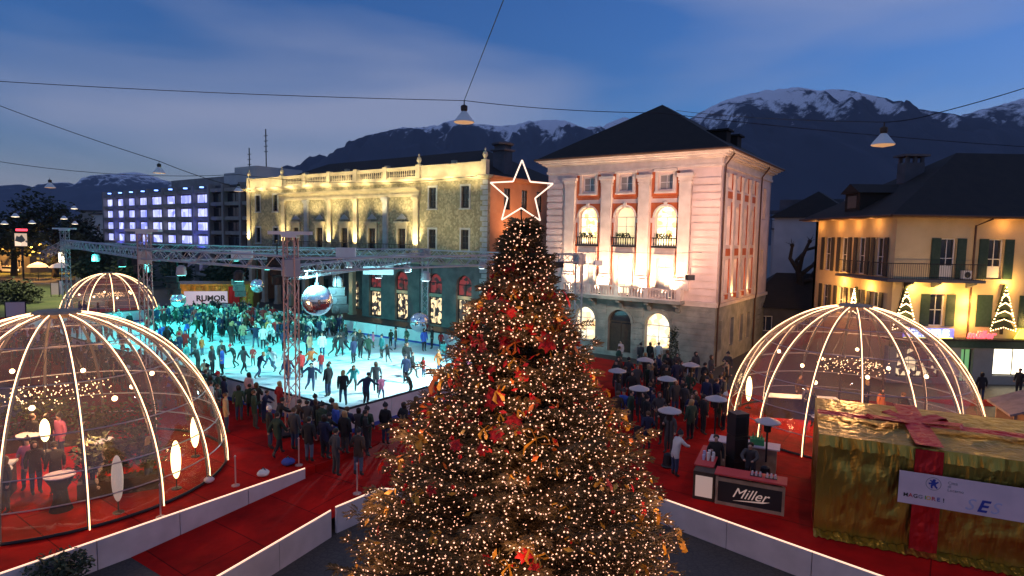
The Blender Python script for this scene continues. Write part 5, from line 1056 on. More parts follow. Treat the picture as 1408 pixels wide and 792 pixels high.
# ------------------------------------------------------------------ beer bar
def bar():
    P = Vector((6.15, 19.95)); d = Vector((2.45, -1.15)).normalized(); F = Frame(P, d, (d.y, -d.x)); z = ZD
    t = thing('beer_bar', 'U shaped beer bar with black front panel and white script lettering', 'bar', (P.x, P.y, z))
    b = MB(); fbox(b, F, .72, 2.75, -.5, 0, z, z + .9); b.build('front_counter', 'wood_dark', t)
    b = MB(); fbox(b, F, .78, 2.70, .005, .04, z + .1, z + .78); b.build('front_panel', 'black_plastic', t)
    b = MB()
    for a in ((.70, .78), (2.70, 2.78)): fbox(b, F, a[0], a[1], .002, .07, z, z + .92)
    fbox(b, F, .78, 2.70, .002, .06, z + .78, z + .9); fbox(b, F, .78, 2.70, .002, .06, z, z + .1); b.build('front_frame', 'wood_light', t)
    b = MB(); fbox(b, F, .66, 2.82, -.6, .12, z + .98, z + 1.03); b.build('counter_top', 'ink_red', t); b = MB()
    for u in (.75, 1.75, 2.7): fbox(b, F, u - .03, u + .03, -.5, -.05, z + .9, z + .98)
    b.build('spacer', 'wood_light', t)
    b = MB(); fbox(b, F, -.02, .66, -.5, 0, z, z + .95); b.build('corner_cabinet', 'wood_dark', t); b = MB(); fbox(b, F, .06, .6, .004, .03, z + .12, z + .82); b.build('pale_panel', 'pale_panel_lit', t)
    b = MB(); fbox(b, F, -.02, .5, -2.6, -.52, z, z + .9); b.build('side_counter', 'wood_dark', t); b = MB(); fbox(b, F, -.08, .56, -2.65, -.5, z + .955, z + 1.0); b.build('side_top', 'ink_red', t)
    b = MB(); fbox(b, F, .1, 2.4, -4.2, -3.6, z, z + .9); b.build('back_counter', 'wood_light', t); b = MB(); fbox(b, F, .0, 2.5, -4.3, -3.5, z + .9, z + .95); b.build('back_top', 'banner', t)
    textmesh('lettering', 'Miller', 'lettering_pale', .46, F.sub(1.74, z + .46, .045), t, .45, .006, .0)
    b = MB(); b.prism([(1.25, .2), (2.15, .27), (2.35, .34), (1.5, .24)], .045, .055, lambda a, c, h: F(a, h, z + c)); b.build('underline_swoosh', 'lettering_pale', t)
    for u, l in ((1.9, 'row of upturned glasses on the bar top, left tray'), (2.35, 'row of upturned glasses on the bar top, right tray')):
        q = F(u, -.3, z + 1.03); g = thing('glass_tray', l, 'glasses', q); b = MB(); fbox(b, F, u - .18, u + .18, -.42, -.18, z + 1.03, z + 1.05); b.build('tray', 'black_plastic', g)
        for k in range(6): c = F(u - .12 + .12 * (k % 3), -.36 + .12 * (k // 3), z + 1.05); b = MB(); b.lathe(c, [(.035, 0), (.03, .1)], 8); b.build('glass', 'banner', g)
    q = F(1.1, -2.5, z); s = thing('speaker_tower', 'tall black loudspeaker tower behind the beer bar', 'loudspeaker', q)
    for k in range(3): b = MB(); b.cbox((q[0], q[1], z + .82 * k), .55, .5, .8, .3); o = b.build('cabinet', 'black_plastic', s); b = MB(); b.cbox((q[0] - .0, q[1] - .26, z + .82 * k + .1), .42, .04, .6, .3); b.build('grille', 'iron', o)
    for u, dd, l in ((.3, -1.2, 'stack of pale cloths and cups on the side counter of the beer bar'),):
        q = F(u, dd, z + 1.0); g = thing('cup_stack', l, 'cups', q)
        for k in range(9): c = F(u - .15 + .15 * (k % 3), dd - .15 + .15 * (k // 3), z + 1.0); b = MB(); b.lathe(c, [(.04, 0), (.05, .18 + .1 * (k % 2))], 8); b.build('cup', 'cloth_white' if k % 3 else 'ink_light', g)
    q = F(1.7, -3.9, z + .95); g = thing('glass_crate', 'crate of bottles on the back counter of the beer bar', 'crate', q); b = MB(); b.cbox(q, .5, .35, .22, -.4); b.build('crate_body', 'ink_green', g)
    for k in range(8): c = F(1.55 + .1 * (k % 4), -3.97 + .14 * (k // 4), z + .99); b = MB(); b.lathe(c, [(.03, 0), (.03, .24), (.012, .3), (.012, .36)], 7); b.build('bottle', 'ink_green', g)
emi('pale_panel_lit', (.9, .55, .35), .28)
bar()
def bench(px_, py_, label):
    q = onz(px_, py_, ZD); t = thing('cube_seat', label, 'seat', q); b = MB(); b.cbox(q, 1.1, .5, .42, .3); b.build('body', 'carpet_red', t); b = MB(); b.cbox((q.x, q.y, q.z + .42), 1.12, .52, .06, .3); b.build('cushion', 'carpet_red', t)
bench(975, 587, 'red upholstered bench left of the right dome'); bench(850, 545, 'red bench at the right edge of the fir')
# ------------------------------------------------------------------ gold gift box stall
def crumple(mb, T, w_, h, nu, nz, amp, seed, sc=1.6):
    vs = []
    for j in range(nz + 1):
        for i in range(nu + 1):
            u, z = w_ * i / nu, h * j / nz; e = min(1, 4 * min(i, nu - i, j, nz - j) / min(nu, nz)); d = amp * e * (noise.fractal(Vector((u * sc * 1.3, z * sc * .6, seed)), .8, 2, 3) + .5 * abs(noise.noise(Vector((u * 5, z * 1.8, seed + 3)))))
            vs.append(T(u, d, z))
    mb.add(vs, [(j * (nu + 1) + i, j * (nu + 1) + i + 1, (j + 1) * (nu + 1) + i + 1, (j + 1) * (nu + 1) + i) for j in range(nz) for i in range(nu)])
def gift_box():
    P = Vector((9.10, 17.77)); d = Vector((.9067, -.4217)); s = Vector((.4217, .9067)); F = Frame(P, d, -s); S = Frame(P, s, -d); W, DP, Hh = 6.6, 4.75, 2.95; z = ZD
    t = thing('gift_stall', 'huge gold foil gift box stall with red ribbon and white banner', 'stall', (P.x, P.y, z))
    for nm, T, w_, h, sd in (('front_wall', lambda u, dd, zz: F(u, dd, z + zz), W, Hh, 1.), ('left_wall', lambda u, dd, zz: S(u, dd, z + zz), DP, Hh, 2.), ('rear_wall', lambda u, dd, zz: F(u, -DP - dd, z + zz), W, Hh, 3.), ('right_wall', lambda u, dd, zz: S(u, -W - dd, z + zz), DP, Hh, 4.), ('lid', lambda u, dd, zz: F(u, -zz, z + Hh + dd), W, DP, 5.)):
        b = MB(); crumple(b, T, w_, h, 70, 30, .05, sd); b.build(nm, 'foil_gold', t)
    # ragged foil hems
    for nm, zz, base in (('top_hem', Hh - .42, .05), ('bottom_hem', 0, .08)):
        b = MB(); n = 90
        for k in range(n):
            u0, u1 = W * k / n, W * (k + 1) / n; dd = base + .09 * noise.noise(Vector((k * .7, zz, 0))); d2 = base + .09 * noise.noise(Vector(((k + 1) * .7, zz, 0)))
            h0 = .0 + .14 * noise.noise(Vector((k * .4, 3, 0))); h1 = .0 + .14 * noise.noise(Vector(((k + 1) * .4, 3, 0)))
            if zz > 1: b.add([F(u0, .02, z + Hh + .02), F(u1, .02, z + Hh + .02), F(u1, d2 + .03, z + Hh - .3 - h1), F(u0, dd + .03, z + Hh - .3 - h0)], [(0, 1, 2, 3)])
            else: b.add([F(u0, .03, z + .1 + h0), F(u1, .03, z + .1 + h1), F(u1, .25 + d2 * 2, z + .03), F(u0, .25 + dd * 2, z + .03)], [(0, 1, 2, 3)])
        b.build(nm, 'foil_gold', t)
    uc = F.px(1272, 690)
    b = MB(); crumple(b, lambda u, dd, zz: F(uc - .33 + u, .13 + dd, z + zz), .66, Hh, 8, 30, .04, 7, 3); b.build('ribbon', 'foil_red', t)
    b = MB(); crumple(b, lambda u, dd, zz: F(uc - .33 + u, -zz + .1, z + Hh + .12 + dd), .66, DP, 8, 30, .04, 8, 3); b.build('ribbon', 'foil_red', t)
    b = MB(); crumple(b, lambda u, dd, zz: F(zz, -DP * .52 + u, z + Hh + .14 + dd), .55, W, 8, 40, .04, 9, 3); b.build('ribbon', 'foil_red', t)
    bw = thing  # bow on the lid
    cx = uc; b = MB(); c0 = (uc, -DP * .5)
    for a, ln in ((.35, 1.2), (2.8, 1.4), (-.5, .9), (3.7, .9)):
        pts = []
        for k in range(13): f = k / 12; rr = ln * math.sin(math.pi * f * .97) ; hh = .06 + .16 * math.sin(math.pi * f) * (1 if f < .5 else .5) + .02; pts.append((c0[0] + math.cos(a + (f - .5) * .5) * rr, c0[1] + math.sin(a + (f - .5) * .5) * rr, hh))
        for k in range(12):
            p, q = pts[k], pts[k + 1]; px_, py_ = -math.sin(a) * .22, math.cos(a) * .22
            b.add([F(p[0] - px_, p[1] - py_, z + Hh + .05 + p[2]), F(p[0] + px_, p[1] + py_, z + Hh + .05 + p[2]), F(q[0] + px_, q[1] + py_, z + Hh + .05 + q[2]), F(q[0] - px_, q[1] - py_, z + Hh + .05 + q[2])], [(0, 1, 2, 3)])
    b.build('bow', 'foil_red', t)
    # banner
    u0 = F.px(1234, 660); z1 = z + 2.32; z0 = z + 1.42
    q = F(u0, .2, z0); bn = thing('banner', 'long white banner with crest and sponsor names on the gold box', 'banner', q)
    b = MB(); fbox(b, F, u0, u0 + 3.6, .24, .26, z0, z1); b.build('cloth', 'banner_cloth', bn)
    TT = lambda uu, zz: F.sub(u0 + uu, z0 + zz, .266)
    b = MB()
    for k in range(24): a0, a1 = k * math.pi / 12, (k + 1) * math.pi / 12; b.add([F(u0 + .80 + r_ * math.cos(a), .266, z0 + .66 + r_ * math.sin(a)) for r_, a in ((.165, a0), (.165, a1), (.18, a1), (.18, a0))], [(0, 1, 2, 3)])
    b.build('crest_ring', 'ink_grey', bn)
    lion = [(-.02, .12), (.03, .13), (.05, .09), (.03, .06), (.06, .05), (.10, .08), (.11, .05), (.07, .01), (.05, -.01), (.06, -.05), (.10, -.09), (.07, -.12), (.03, -.08), (.01, -.04), (-.02, -.07), (-.01, -.12), (-.05, -.12), (-.06, -.06), (-.05, -.01), (-.10, -.03), (-.11, .02), (-.07, .02), (-.04, .04), (-.09, .08), (-.07, .10), (-.03, .08)]
    b = MB(); b.prism([(p[0] * 1.05, p[1] * 1.05) for p in lion], .266, .27, lambda a, c, h: F(u0 + .80 + a, h, z0 + .66 + c)); b.build('crest_lion', 'ink_blue', bn)
    for tx, zz in (('Città', .75), ('di', .65), ('Locarno', .55)): textmesh('lettering', tx, 'ink_grey', .11, TT(1.12, zz), bn, 0, .002, 0, 'LEFT')
    x = .14
    for ch, m in zip('MAGGIORE!', ('ink_black', 'ink_red', 'ink_black', 'ink_grey', 'ink_green', 'ink_yellow', 'ink_red', 'ink_blue', 'ink_black')):
        textmesh('lettering', ch, m, .15, TT(x + .04, .24), bn, 0, .002, .003); x += .115 if ch != 'I' else .07
    textmesh('lettering', 'S', 'ink_light', .45, TT(1.62, .24), bn, .3, .002, .0); textmesh('lettering', 'E', 'ink_blue', .45, TT(1.90, .24), bn, .3, .003, .012); textmesh('lettering', 'S', 'ink_light', .45, TT(2.17, .24), bn, .3, .002, .0)
mat('banner_cloth', (.66, .54, .60), .7, c2=(.58, .48, .54), scale=2, bump=.2, bscale=3)
gift_box()
def gift_kiosk():
    c = Vector((-33.1, 68)); d = Vector((.97, .22)).normalized(); P = c - d * 4.2; F = Frame(P, d, (d.y, -d.x)); z = 0.02
    t = thing('gift_kiosk', 'gold and red gift wrapped kiosk with white banner beyond the ice', 'kiosk', (P.x, P.y, z))
    b = MB(); crumple(b, lambda u, dd, zz: F(u, dd, z + zz), 8.4, 3.3, 40, 16, .1, 2.2); b.build('front_wall', 'foil_gold', t); b = MB(); fbox(b, F, 0, 8.4, -4, -.2, z, z + 3.3); b.build('body', 'foil_gold', t)
    b = MB(); fbox(b, F, -.2, 8.6, -4.2, .35, z + 3.31, z + 3.55); b.build('roof_edge', 'foil_gold', t); b = MB(); fbox(b, F, 5.9, 7.0, .12, .2, z, z + 3.3); b.build('ribbon', 'foil_red', t); b = MB(); fbox(b, F, 0.8, 7.4, .15, .24, z + .6, z + 1.1); b.build('lower_ribbon', 'carpet_red', t)
    bn = thing('banner', 'white banner with dark letters on the far gift kiosk', 'banner', F(2, .3, z + 1.2)); b = MB(); fbox(b, F, 1.4, 5.8, .26, .3, z + 1.15, z + 2.75); b.build('cloth', 'banner_lit', bn); textmesh('lettering', 'RUMOR', 'ink_black', .85, F.sub(4.1, z + 1.95, .31), bn, 0, .01, .03)
    spot('kiosk_spot', F(4, 4, 4.5), F(4, 0, 1.8), 220, (1, .8, .6), 90, 1)
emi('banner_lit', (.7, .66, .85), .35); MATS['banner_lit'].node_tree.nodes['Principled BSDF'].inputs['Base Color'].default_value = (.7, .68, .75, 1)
gift_kiosk()
def hut():
    P = Vector((19.9, 23.9)); d = Vector((.93, -.36)).normalized(); F = Frame(P, d, (d.y, -d.x)); z = ZD; t = thing('market_hut', 'small wooden market hut with pale roof at the right edge behind the gold box', 'hut', (P.x, P.y, z))
    b = MB(); fbox(b, F, 0, 2.6, -2.0, 0, z, z + .95); b.build('lower_wall', 'wood_light', t); b = MB()
    for u in (0, 1.25, 2.5): fbox(b, F, u, u + .1, -.12, -.002, z + 1.002, z + 1.95); b.build('post', 'wood_light', t); b = MB()
    fbox(b, F, 0, 2.6, -1.99, -1.88, z + .952, z + 1.95); b.build('rear_wall', 'wood_light', t)
    b = MB(); fbox(b, F, -.05, 2.65, -.2, .2, z + .955, z + 1.0); b.build('serving_shelf', 'wood_light', t)
    b = MB(); b.prism([(-.25, 1.9), (1.3, 2.55), (2.85, 1.9), (2.85, 1.98), (1.3, 2.65), (-.25, 1.98)], -2.3, .35, lambda a, c, h: F(a, h, z + c)); b.build('roof', 'hut_roof', t)
    b = MB(); b.prism([(.0, 1.951), (2.6, 1.951), (1.3, 2.5)], -.1, -.05, lambda a, c, h: F(a, h, z + c)); b.build('gable', 'wood_light', t); point('hut_lamp', F(1.3, -.8, z + 1.7), 25, (1, .4, .15), .1)
hut()
# ------------------------------------------------------------------ the big fir with lights, bows and star
TX, TY = .18, 12.6
def fir_r(z):
    pr = [(.9, 2.9), (1.6, 3.25), (2.5, 3.1), (3.4, 2.9), (4.2, 2.65), (5.05, 2.28), (5.9, 1.84), (6.5, 1.5), (7.2, 1.14), (7.8, .9), (8.4, .62), (9.0, .34), (9.7, .06)]
    for i in range(len(pr) - 1):
        if z <= pr[i + 1][0]: f = (z - pr[i][0]) / (pr[i + 1][0] - pr[i][0]); return pr[i][1] + (pr[i + 1][1] - pr[i][1]) * max(0, f)
    return .05
def fir():
    rnd = random.Random(11); t = thing('christmas_tree', 'huge christmas fir covered in tiny warm lights with red and gold bows', 'christmas tree', (TX, TY, 0))
    b = MB(); b.tube([(TX, TY, 0), (TX, TY, 3), (TX, TY, 6.5), (TX, TY, 9.7)], [.22, .18, .11, .02], 8); b.build('trunk', 'bark_dark', t)
    lim = MB(); nd = MB(); tips = []
    z = .95
    nb = 0
    while z < 9.62:
        R0 = fir_r(z); k = max(4, int(5 + 10 * R0 ** .7))
        for i in range(k):
            a = rnd.uniform(0, 2 * math.pi); ln = R0 * rnd.uniform(.66, 1.12) * (1 + .10 * noise.noise(Vector((a * 1.6, z * 1.3, 4))))
            if rnd.random() < .10: ln = ln * 1.15 + .12
            zz = z + rnd.uniform(-.1, .1); n = max(3, int(ln / .22)); pts = []
            for j in range(n + 1):
                f = j / n; pts.append(Vector((TX + math.cos(a) * ln * f, TY + math.sin(a) * ln * f, zz + .10 * ln * f - .16 * ln * math.sin(f * 2.6) + .05 * ln * f * f)))
            lim.tube(pts, [.028 * (1 - .8 * j / n) * min(1, .4 + ln / 2) for j in range(n + 1)], 4, False)
            tan = Vector((math.cos(a), math.sin(a), 0)); side = Vector((-math.sin(a), math.cos(a), 0))
            for j in range(1, n + 1):
                f = j / n
                if f < .25: continue
                p = pts[j]; wl = (.10 + .30 * (1 - f) * min(1, ln / 2) + .08) * rnd.uniform(.8, 1.3)
                for sg in (-1, 1, 0):
                    dirv = (tan * (.7 if sg else 1) + side * sg * .9 + Vector((0, 0, rnd.uniform(-.35, .3)))).normalized() * wl * 1.25
                    e = p + dirv; tips.append((p + dirv * rnd.uniform(.5, 1.0), f))
                    m = 5
                    for q in range(m):
                        c = p + dirv * ((q + .5) / m); ax = dirv.normalized(); s1 = ax.cross(Vector((0, 0, 1)));
                        if s1.length < .1: s1 = side
                        s1.normalize(); up = s1.cross(ax)
                        for w1, w2 in ((1, .25), (-1, .25), (.15, 1), (-.1, -.8)):
                            o = (s1 * w1 + up * w2) * rnd.uniform(.045, .075); g = ax * .05
                            nd.add([c, c + o + g, c + o * .9 + g * 1.9], [(0, 1, 2)])
        z += .115 + .05 * (R0 / 3.5)
    lim.build('branches', 'bark_dark', t); nd.build('needles', 'fir_needles', t)
    tips = [p for p, f in tips if f > .45]; cam_ = Vector((0, 0, CAMH))
    def frontness(p): return -(p - Vector((TX, TY, p.z))).normalized().dot(Vector((0, 1, 0)))
    rnd.shuffle(tips); use = tips[:17000]
    use.sort(key=lambda p: (p - cam_).length)
    near = [p for p in use if frontness(p) > .4][:100]; ns = set(id(p) for p in near)
    me = None
    for p in near:
        if me is None:
            b = MB(); b.octa((0, 0, 0), .018); o = b.build('light_bulb', 'bulb_tree', t, local=True); me = o
        else: o = me.copy(); COL.objects.link(o); o.parent = t
        o.location = p - Vector((TX, TY, 0))
    b = MB()
    for p in use:
        if id(p) not in ns: b.octa(p + Vector((0, 0, rnd.uniform(-.02, .02))), rnd.uniform(.011, .022))
    tag(b.build('fairy_lights', 'bulb_tree', t), kind='stuff')
    # surface positions for ornaments
    def surf(zr, ar, k=1.0):
        z_ = rnd.uniform(*zr); a = rnd.uniform(*ar); r_ = fir_r(z_) * k * rnd.uniform(.92, 1.08); return Vector((TX + math.cos(a) * r_, TY + math.sin(a) * r_, z_ - .05)), a
    def bow(m, s, name, kind):
        b = MB()
        if kind == 0:      # poinsettia of pointed petals
            for k in range(7):
                a = 2 * math.pi * k / 7 + rnd.uniform(-.2, .2); l = s * rnd.uniform(.75, 1.1); w_ = .32 * s; ca, sa = math.cos(a), math.sin(a)
                P_ = lambda u, v, h: (ca * u - sa * v, -h, sa * u + ca * v)
                b.add([P_(0, 0, .05 * s), P_(l * .5, w_, .16 * s), P_(l, 0, .02 * s - .1 * s * rnd.random()), P_(l * .5, -w_, .16 * s), P_(l * .5, 0, .22 * s)], [(0, 1, 4), (1, 2, 4), (2, 3, 4), (3, 0, 4)])
            b.octa((0, -.2 * s, 0), .1 * s)
        else:              # looped ribbon bow with tails
            for sg in (-1, 1):
                pts = [(0, 0, 0), (sg * .5 * s, -.15 * s, .38 * s), (sg * .95 * s, -.05 * s, .1 * s), (sg * .5 * s, .05 * s, -.12 * s), (0, 0, 0)]
                for k in range(4):
                    p, q = Vector(pts[k]), Vector(pts[k + 1]); o = Vector((0, .16 * s, .04 * s)); b.add([p - o, p + o, q + o, q - o], [(0, 1, 2, 3)])
                p = Vector((0, -.02, 0)); q = Vector((sg * .42 * s, -.1 * s, -.75 * s)); r_ = Vector((sg * .30 * s, .05 * s, -1.15 * s)); o = Vector((.13 * s, .03, 0)); b.add([p - o * .5, p + o * .5, q + o, q - o], [(0, 1, 2, 3)]); b.add([q - o, q + o, r_ + o, r_ - o * .3], [(0, 1, 2, 3)])
            b.octa((0, -.06 * s, 0), .13 * s)
        return b.build(name, m, t, local=True)
    protos = {}
    def put(key, m, s, name, kind, p, a, tilt):
        if key not in protos: o = bow(m, s, name, kind); protos[key] = o
        else: o = protos[key].copy(); COL.objects.link(o); o.parent = t
        o.location = p - Vector((TX, TY, 0)); o.rotation_euler = (tilt + rnd.uniform(-.4, .4), rnd.uniform(-.6, .6), a + math.pi / 2); s_ = rnd.uniform(.7, 1.25); o.scale = (s_, s_, s_)
    for k in range(60): p, a = surf((1.2, 9.3), (-3.6, .5)); put(('r', k % 3), 'petal_red', .15, 'red_flower', 0, p, a, -.5)
    for k in range(28): p, a = surf((6.6, 9.3), (-3.9, .8)); put(('r', k % 3), 'petal_red', .15, 'red_flower', 0, p, a, -.5)
    for k in range(85): p, a = surf((1.2, 9.5), (-3.6, .5), 1.04); put(('g', k % 3), 'ribbon_gold', .16, 'gold_bow', 1, p, a, -.4)
    for k in range(30): p, a = surf((6.8, 9.4), (-3.7, .6)); put(('o', k % 3), 'ribbon_orange', .17, 'orange_bow', 1, p, a, -.3)
    for nm_, m_, cnt, zr in (('red_leaves', 'petal_red', 300, (5.6, 9.35)), ('orange_leaves', 'ribbon_orange', 230, (5.0, 9.45)), ('gold_leaves', 'ribbon_gold', 260, (1.2, 9.5))):
        b = MB()
        for k in range(cnt):
            p, a = surf(zr, (-3.9, .8), 1.05); w_ = rnd.uniform(.05, .12); u = Vector((rnd.uniform(-1, 1), rnd.uniform(-1, 1), rnd.uniform(-1, 1))).normalized() * w_; v = u.cross(Vector((rnd.uniform(-1, 1), rnd.uniform(-1, 1), .4))).normalized() * w_ * .45
            b.add([p - u, p + v, p + u, p - v, p + Vector((0, 0, .02))], [(0, 1, 4), (1, 2, 4), (2, 3, 4), (3, 0, 4)])
        tag(b.build(nm_, m_, t), kind='stuff')
    # the large ones that stand out in the photo
    for px_, py_, key, m, nm, kd, sc in ((778, 412, 'r', 'petal_red', 'red_flower', 0, 1.7), (690, 420, 'r', 'petal_red', 'red_flower', 0, 1.4), (655, 428, 'r', 'petal_red', 'red_flower', 0, 1.5), (752, 470, 'r', 'petal_red', 'red_flower', 0, 1.7), (680, 548, 'r', 'petal_red', 'red_flower', 0, 1.7), (525, 640, 'r', 'petal_red', 'red_flower', 0, 1.4), (736, 603, 'g', 'ribbon_gold', 'gold_bow', 1, 1.9), (600, 520, 'g', 'ribbon_orange', 'orange_bow', 1, 1.7), (857, 573, 'g', 'ribbon_gold', 'gold_bow', 1, 1.6), (935, 742, 'g', 'ribbon_gold', 'gold_bow', 1, 1.8), (770, 700, 'g', 'ribbon_gold', 'gold_bow', 1, 1.2), (745, 360, 'r', 'petal_red', 'red_flower', 0, 1.6), (700, 365, 'r', 'petal_red', 'red_flower', 0, 1.4), (715, 335, 'g', 'ribbon_gold', 'gold_bow', 1, 1.5)):
        # where the sight line meets the tree's surface
        d = ray(px_, py_); best = None
        for q in range(900, 1300):
            tt = q / 100 / d.y; p = Vector((d.x * tt, d.y * tt, CAMH + d.z * tt)); r_ = math.hypot(p.x - TX, p.y - TY)
            if r_ <= fir_r(p.z) * 1.03: best = p; break
        if best is None: tt = TY / d.y; best = Vector((d.x * tt, TY, CAMH + d.z * tt))
        a = math.atan2(best.y - TY, best.x - TX)
        o = protos[('r', 0)].copy() if kd == 0 else protos[('g', 0) if 'gold' in nm else ('o', 0)].copy(); COL.objects.link(o); o.parent = t; o.location = best - Vector((TX, TY, 0)); o.rotation_euler = (-.4, rnd.uniform(-.5, .5), a + math.pi / 2); o.scale = (sc, sc, sc); o.name = nm
    b = MB(); b.ball((0, 0, 0), .035, 8, 6); bb = b.build('red_bauble', 'bauble_red', t, local=True, smooth=True); 
    for k in range(99):
        p, a = surf((1.2, 9.3), (-3.5, .4), 1.03); o = bb if k == 0 else bb.copy()
        if k: COL.objects.link(o); o.parent = t
        o.location = p - Vector((TX, TY, 0)); s_ = rnd.uniform(.7, 1.3); o.scale = (s_,) * 3
    for z_ in (2, 3.2, 4.4, 5.6, 6.8, 8.0):
        for k in range(3):
            a = -math.pi / 2 + (k - 1) * 1.15; r_ = fir_r(z_) + .45; point('tree_glow', (TX + math.cos(a) * r_, TY + math.sin(a) * r_, z_), 34 * (.4 + fir_r(z_) / 4), (1, .50, .24), .4)
    # star
    c = aty(717, 266, TY - .1); st = thing('tree_star', 'large outlined star of white light tube above the tip of the fir', 'star', (c.x, c.y, c.z - .6)); b = MB(); pts = []
    for k in range(11):
        a = math.pi / 2 + math.pi * k / 5; r_ = .66 if k % 2 == 0 else .29; pts.append((c.x + math.cos(a) * r_, c.y, c.z + math.sin(a) * r_))
    for k in range(10): b.tube([pts[k], pts[k + 1]], .016, 6)
    b.build('light_tube', 'neon_star', st); b = MB(); b.tube([(TX, TY, 9.5), (c.x, c.y + .03, c.z - .3)], .015, 5); b.build('rod', 'iron', st)
    point('star_glow', (c.x, c.y - .1, c.z), 10, (1, .75, .55), .4)
mat('fir_needles', (.07, .055, .022), .7, c2=(.15, .09, .035), scale=2.5)
mat('petal_red', (.60, .012, .015), .55, c2=(.42, .01, .01), scale=9); mat('ribbon_gold', (.85, .45, .06), .35, .1, c2=(.6, .27, .03), scale=8); mat('ribbon_orange', (.70, .20, .04), .4, .2, c2=(.55, .13, .03), scale=8); mat('bauble_red', (.6, .01, .01), .2, .4)
fir()
# ------------------------------------------------------------------ people
POSES = {}
def person_mesh(key, sk):
    """sk: joint dict; grows one continuous skinned body"""
    J = dict(pelvis=(0, 0, .93), spine=(0, 0, 1.13), chest=(0, 0, 1.34), neckb=(0, .0, 1.46), neck=(0, .01, 1.52), jaw=(0, .03, 1.575), head=(0, .02, 1.645), crown=(0, .0, 1.715), nose=(0, .125, 1.625),
             ls=(-.18, 0, 1.41), le=(-.25, -.02, 1.15), lw=(-.26, .06, .92), lh=(-.26, .09, .83), rs=(.18, 0, 1.41), re=(.25, -.02, 1.15), rw=(.26, .06, .92), rh=(.26, .09, .83),
             lhip=(-.09, 0, .86), lk=(-.10, .03, .49), la=(-.10, 0, .10), lt=(-.11, .15, .05), rhip=(.09, 0, .86), rk=(.10, .03, .49), ra=(.10, 0, .10), rt=(.11, .15, .05))
    J.update(sk); Rd = dict(pelvis=(.165, .13), spine=(.16, .12), chest=(.19, .135), neckb=(.10, .09), neck=(.055, .055), jaw=(.068, .075), head=(.082, .098), crown=(.06, .075), nose=(.014, .014),
             ls=(.085, .085), le=(.066, .066), lw=(.048, .048), lh=(.034, .045), rs=(.085, .085), re=(.066, .066), rw=(.048, .048), rh=(.034, .045),
             lhip=(.105, .11), lk=(.072, .075), la=(.05, .055), lt=(.045, .04), rhip=(.105, .11), rk=(.072, .075), ra=(.05, .055), rt=(.045, .04))
    E = [('pelvis', 'spine'), ('spine', 'chest'), ('chest', 'neckb'), ('neckb', 'neck'), ('neck', 'jaw'), ('jaw', 'head'), ('head', 'crown'), ('head', 'nose'), ('chest', 'ls'), ('ls', 'le'), ('le', 'lw'), ('lw', 'lh'), ('chest', 'rs'), ('rs', 're'), ('re', 'rw'), ('rw', 'rh'), ('pelvis', 'lhip'), ('lhip', 'lk'), ('lk', 'la'), ('la', 'lt'), ('pelvis', 'rhip'), ('rhip', 'rk'), ('rk', 'ra'), ('ra', 'rt')]
    ks = list(J); me = bpy.data.meshes.new('body'); me.from_pydata([J[k] for k in ks], [(ks.index(a), ks.index(b_)) for a, b_ in E], []); o = bpy.data.objects.new('body', me); COL.objects.link(o)
    md = o.modifiers.new('skin', 'SKIN'); md.use_smooth_shade = True
    if not me.skin_vertices: bpy.context.view_layer.objects.active = o
    for i, k in enumerate(ks): me.skin_vertices[0].data[i].radius = Rd[k]; me.skin_vertices[0].data[i].use_root = (k == 'pelvis')
    s = o.modifiers.new('sub', 'SUBSURF'); s.levels = 1; s.render_levels = 1
    dg = bpy.context.evaluated_depsgraph_get(); nm = bpy.data.meshes.new_from_object(o.evaluated_get(dg)); COL.objects.unlink(o); bpy.data.objects.remove(o)
    nm.materials.clear()
    for m in ('coat', 'trousers', 'skin', 'boots'): nm.materials.append(MATS[m])
    seg = {e: (2 if e[1] in ('jaw', 'head', 'crown', 'nose', 'lh', 'rh') else 3 if e[1] in ('lt', 'rt') else 1 if e[1] in ('lk', 'rk', 'la', 'ra') else 0) for e in E}
    V = {k: Vector(J[k]) for k in ks}
    for p in nm.polygons:
        c = p.center; best = (9, 0)
        for (a, b_), m in seg.items():
            A, B_ = V[a], V[b_]; ab = B_ - A; tt = max(0, min(1, (c - A).dot(ab) / ab.dot(ab))); dd = (c - (A + ab * tt)).length
            if dd < best[0]: best = (dd, m if not (m == 3 and False) else m)
        m = best[1]
        if m == 1 and min((c - V['la']).length, (c - V['ra']).length) < .13: m = 3
        if m == 1 and c.z > min(V['lhip'].z, V['rhip'].z) - .12: m = 0
        p.material_index = m; p.use_smooth = True
    POSES[key] = (nm, V['head'].copy(), V['crown'].copy())
person_mesh('stand', {})
person_mesh('pockets', dict(le=(-.28, -.08, 1.16), lw=(-.21, .10, 1.0), lh=(-.17, .14, .97), re=(.28, -.08, 1.16), rw=(.21, .10, 1.0), rh=(.17, .14, .97), lk=(-.12, .02, .49), la=(-.14, -.03, .1), lt=(-.17, .11, .05)))
person_mesh('lean', dict(spine=(0, .05, 1.12), chest=(0, .14, 1.3), neckb=(0, .18, 1.41), neck=(0, .2, 1.46), jaw=(0, .23, 1.51), head=(0, .23, 1.58), crown=(0, .22, 1.65), nose=(0, .34, 1.55), ls=(-.18, .14, 1.36), rs=(.18, .14, 1.36), le=(-.26, .3, 1.2), lw=(-.15, .5, 1.12), lh=(-.08, .55, 1.12), re=(.26, .3, 1.2), rw=(.15, .5, 1.12), rh=(.08, .55, 1.12)))
person_mesh('hold_cup', dict(re=(.27, .02, 1.14), rw=(.17, .24, 1.24), rh=(.13, .30, 1.29), rk=(.12, .08, .5), ra=(.13, .03, .1), rt=(.16, .17, .05)))
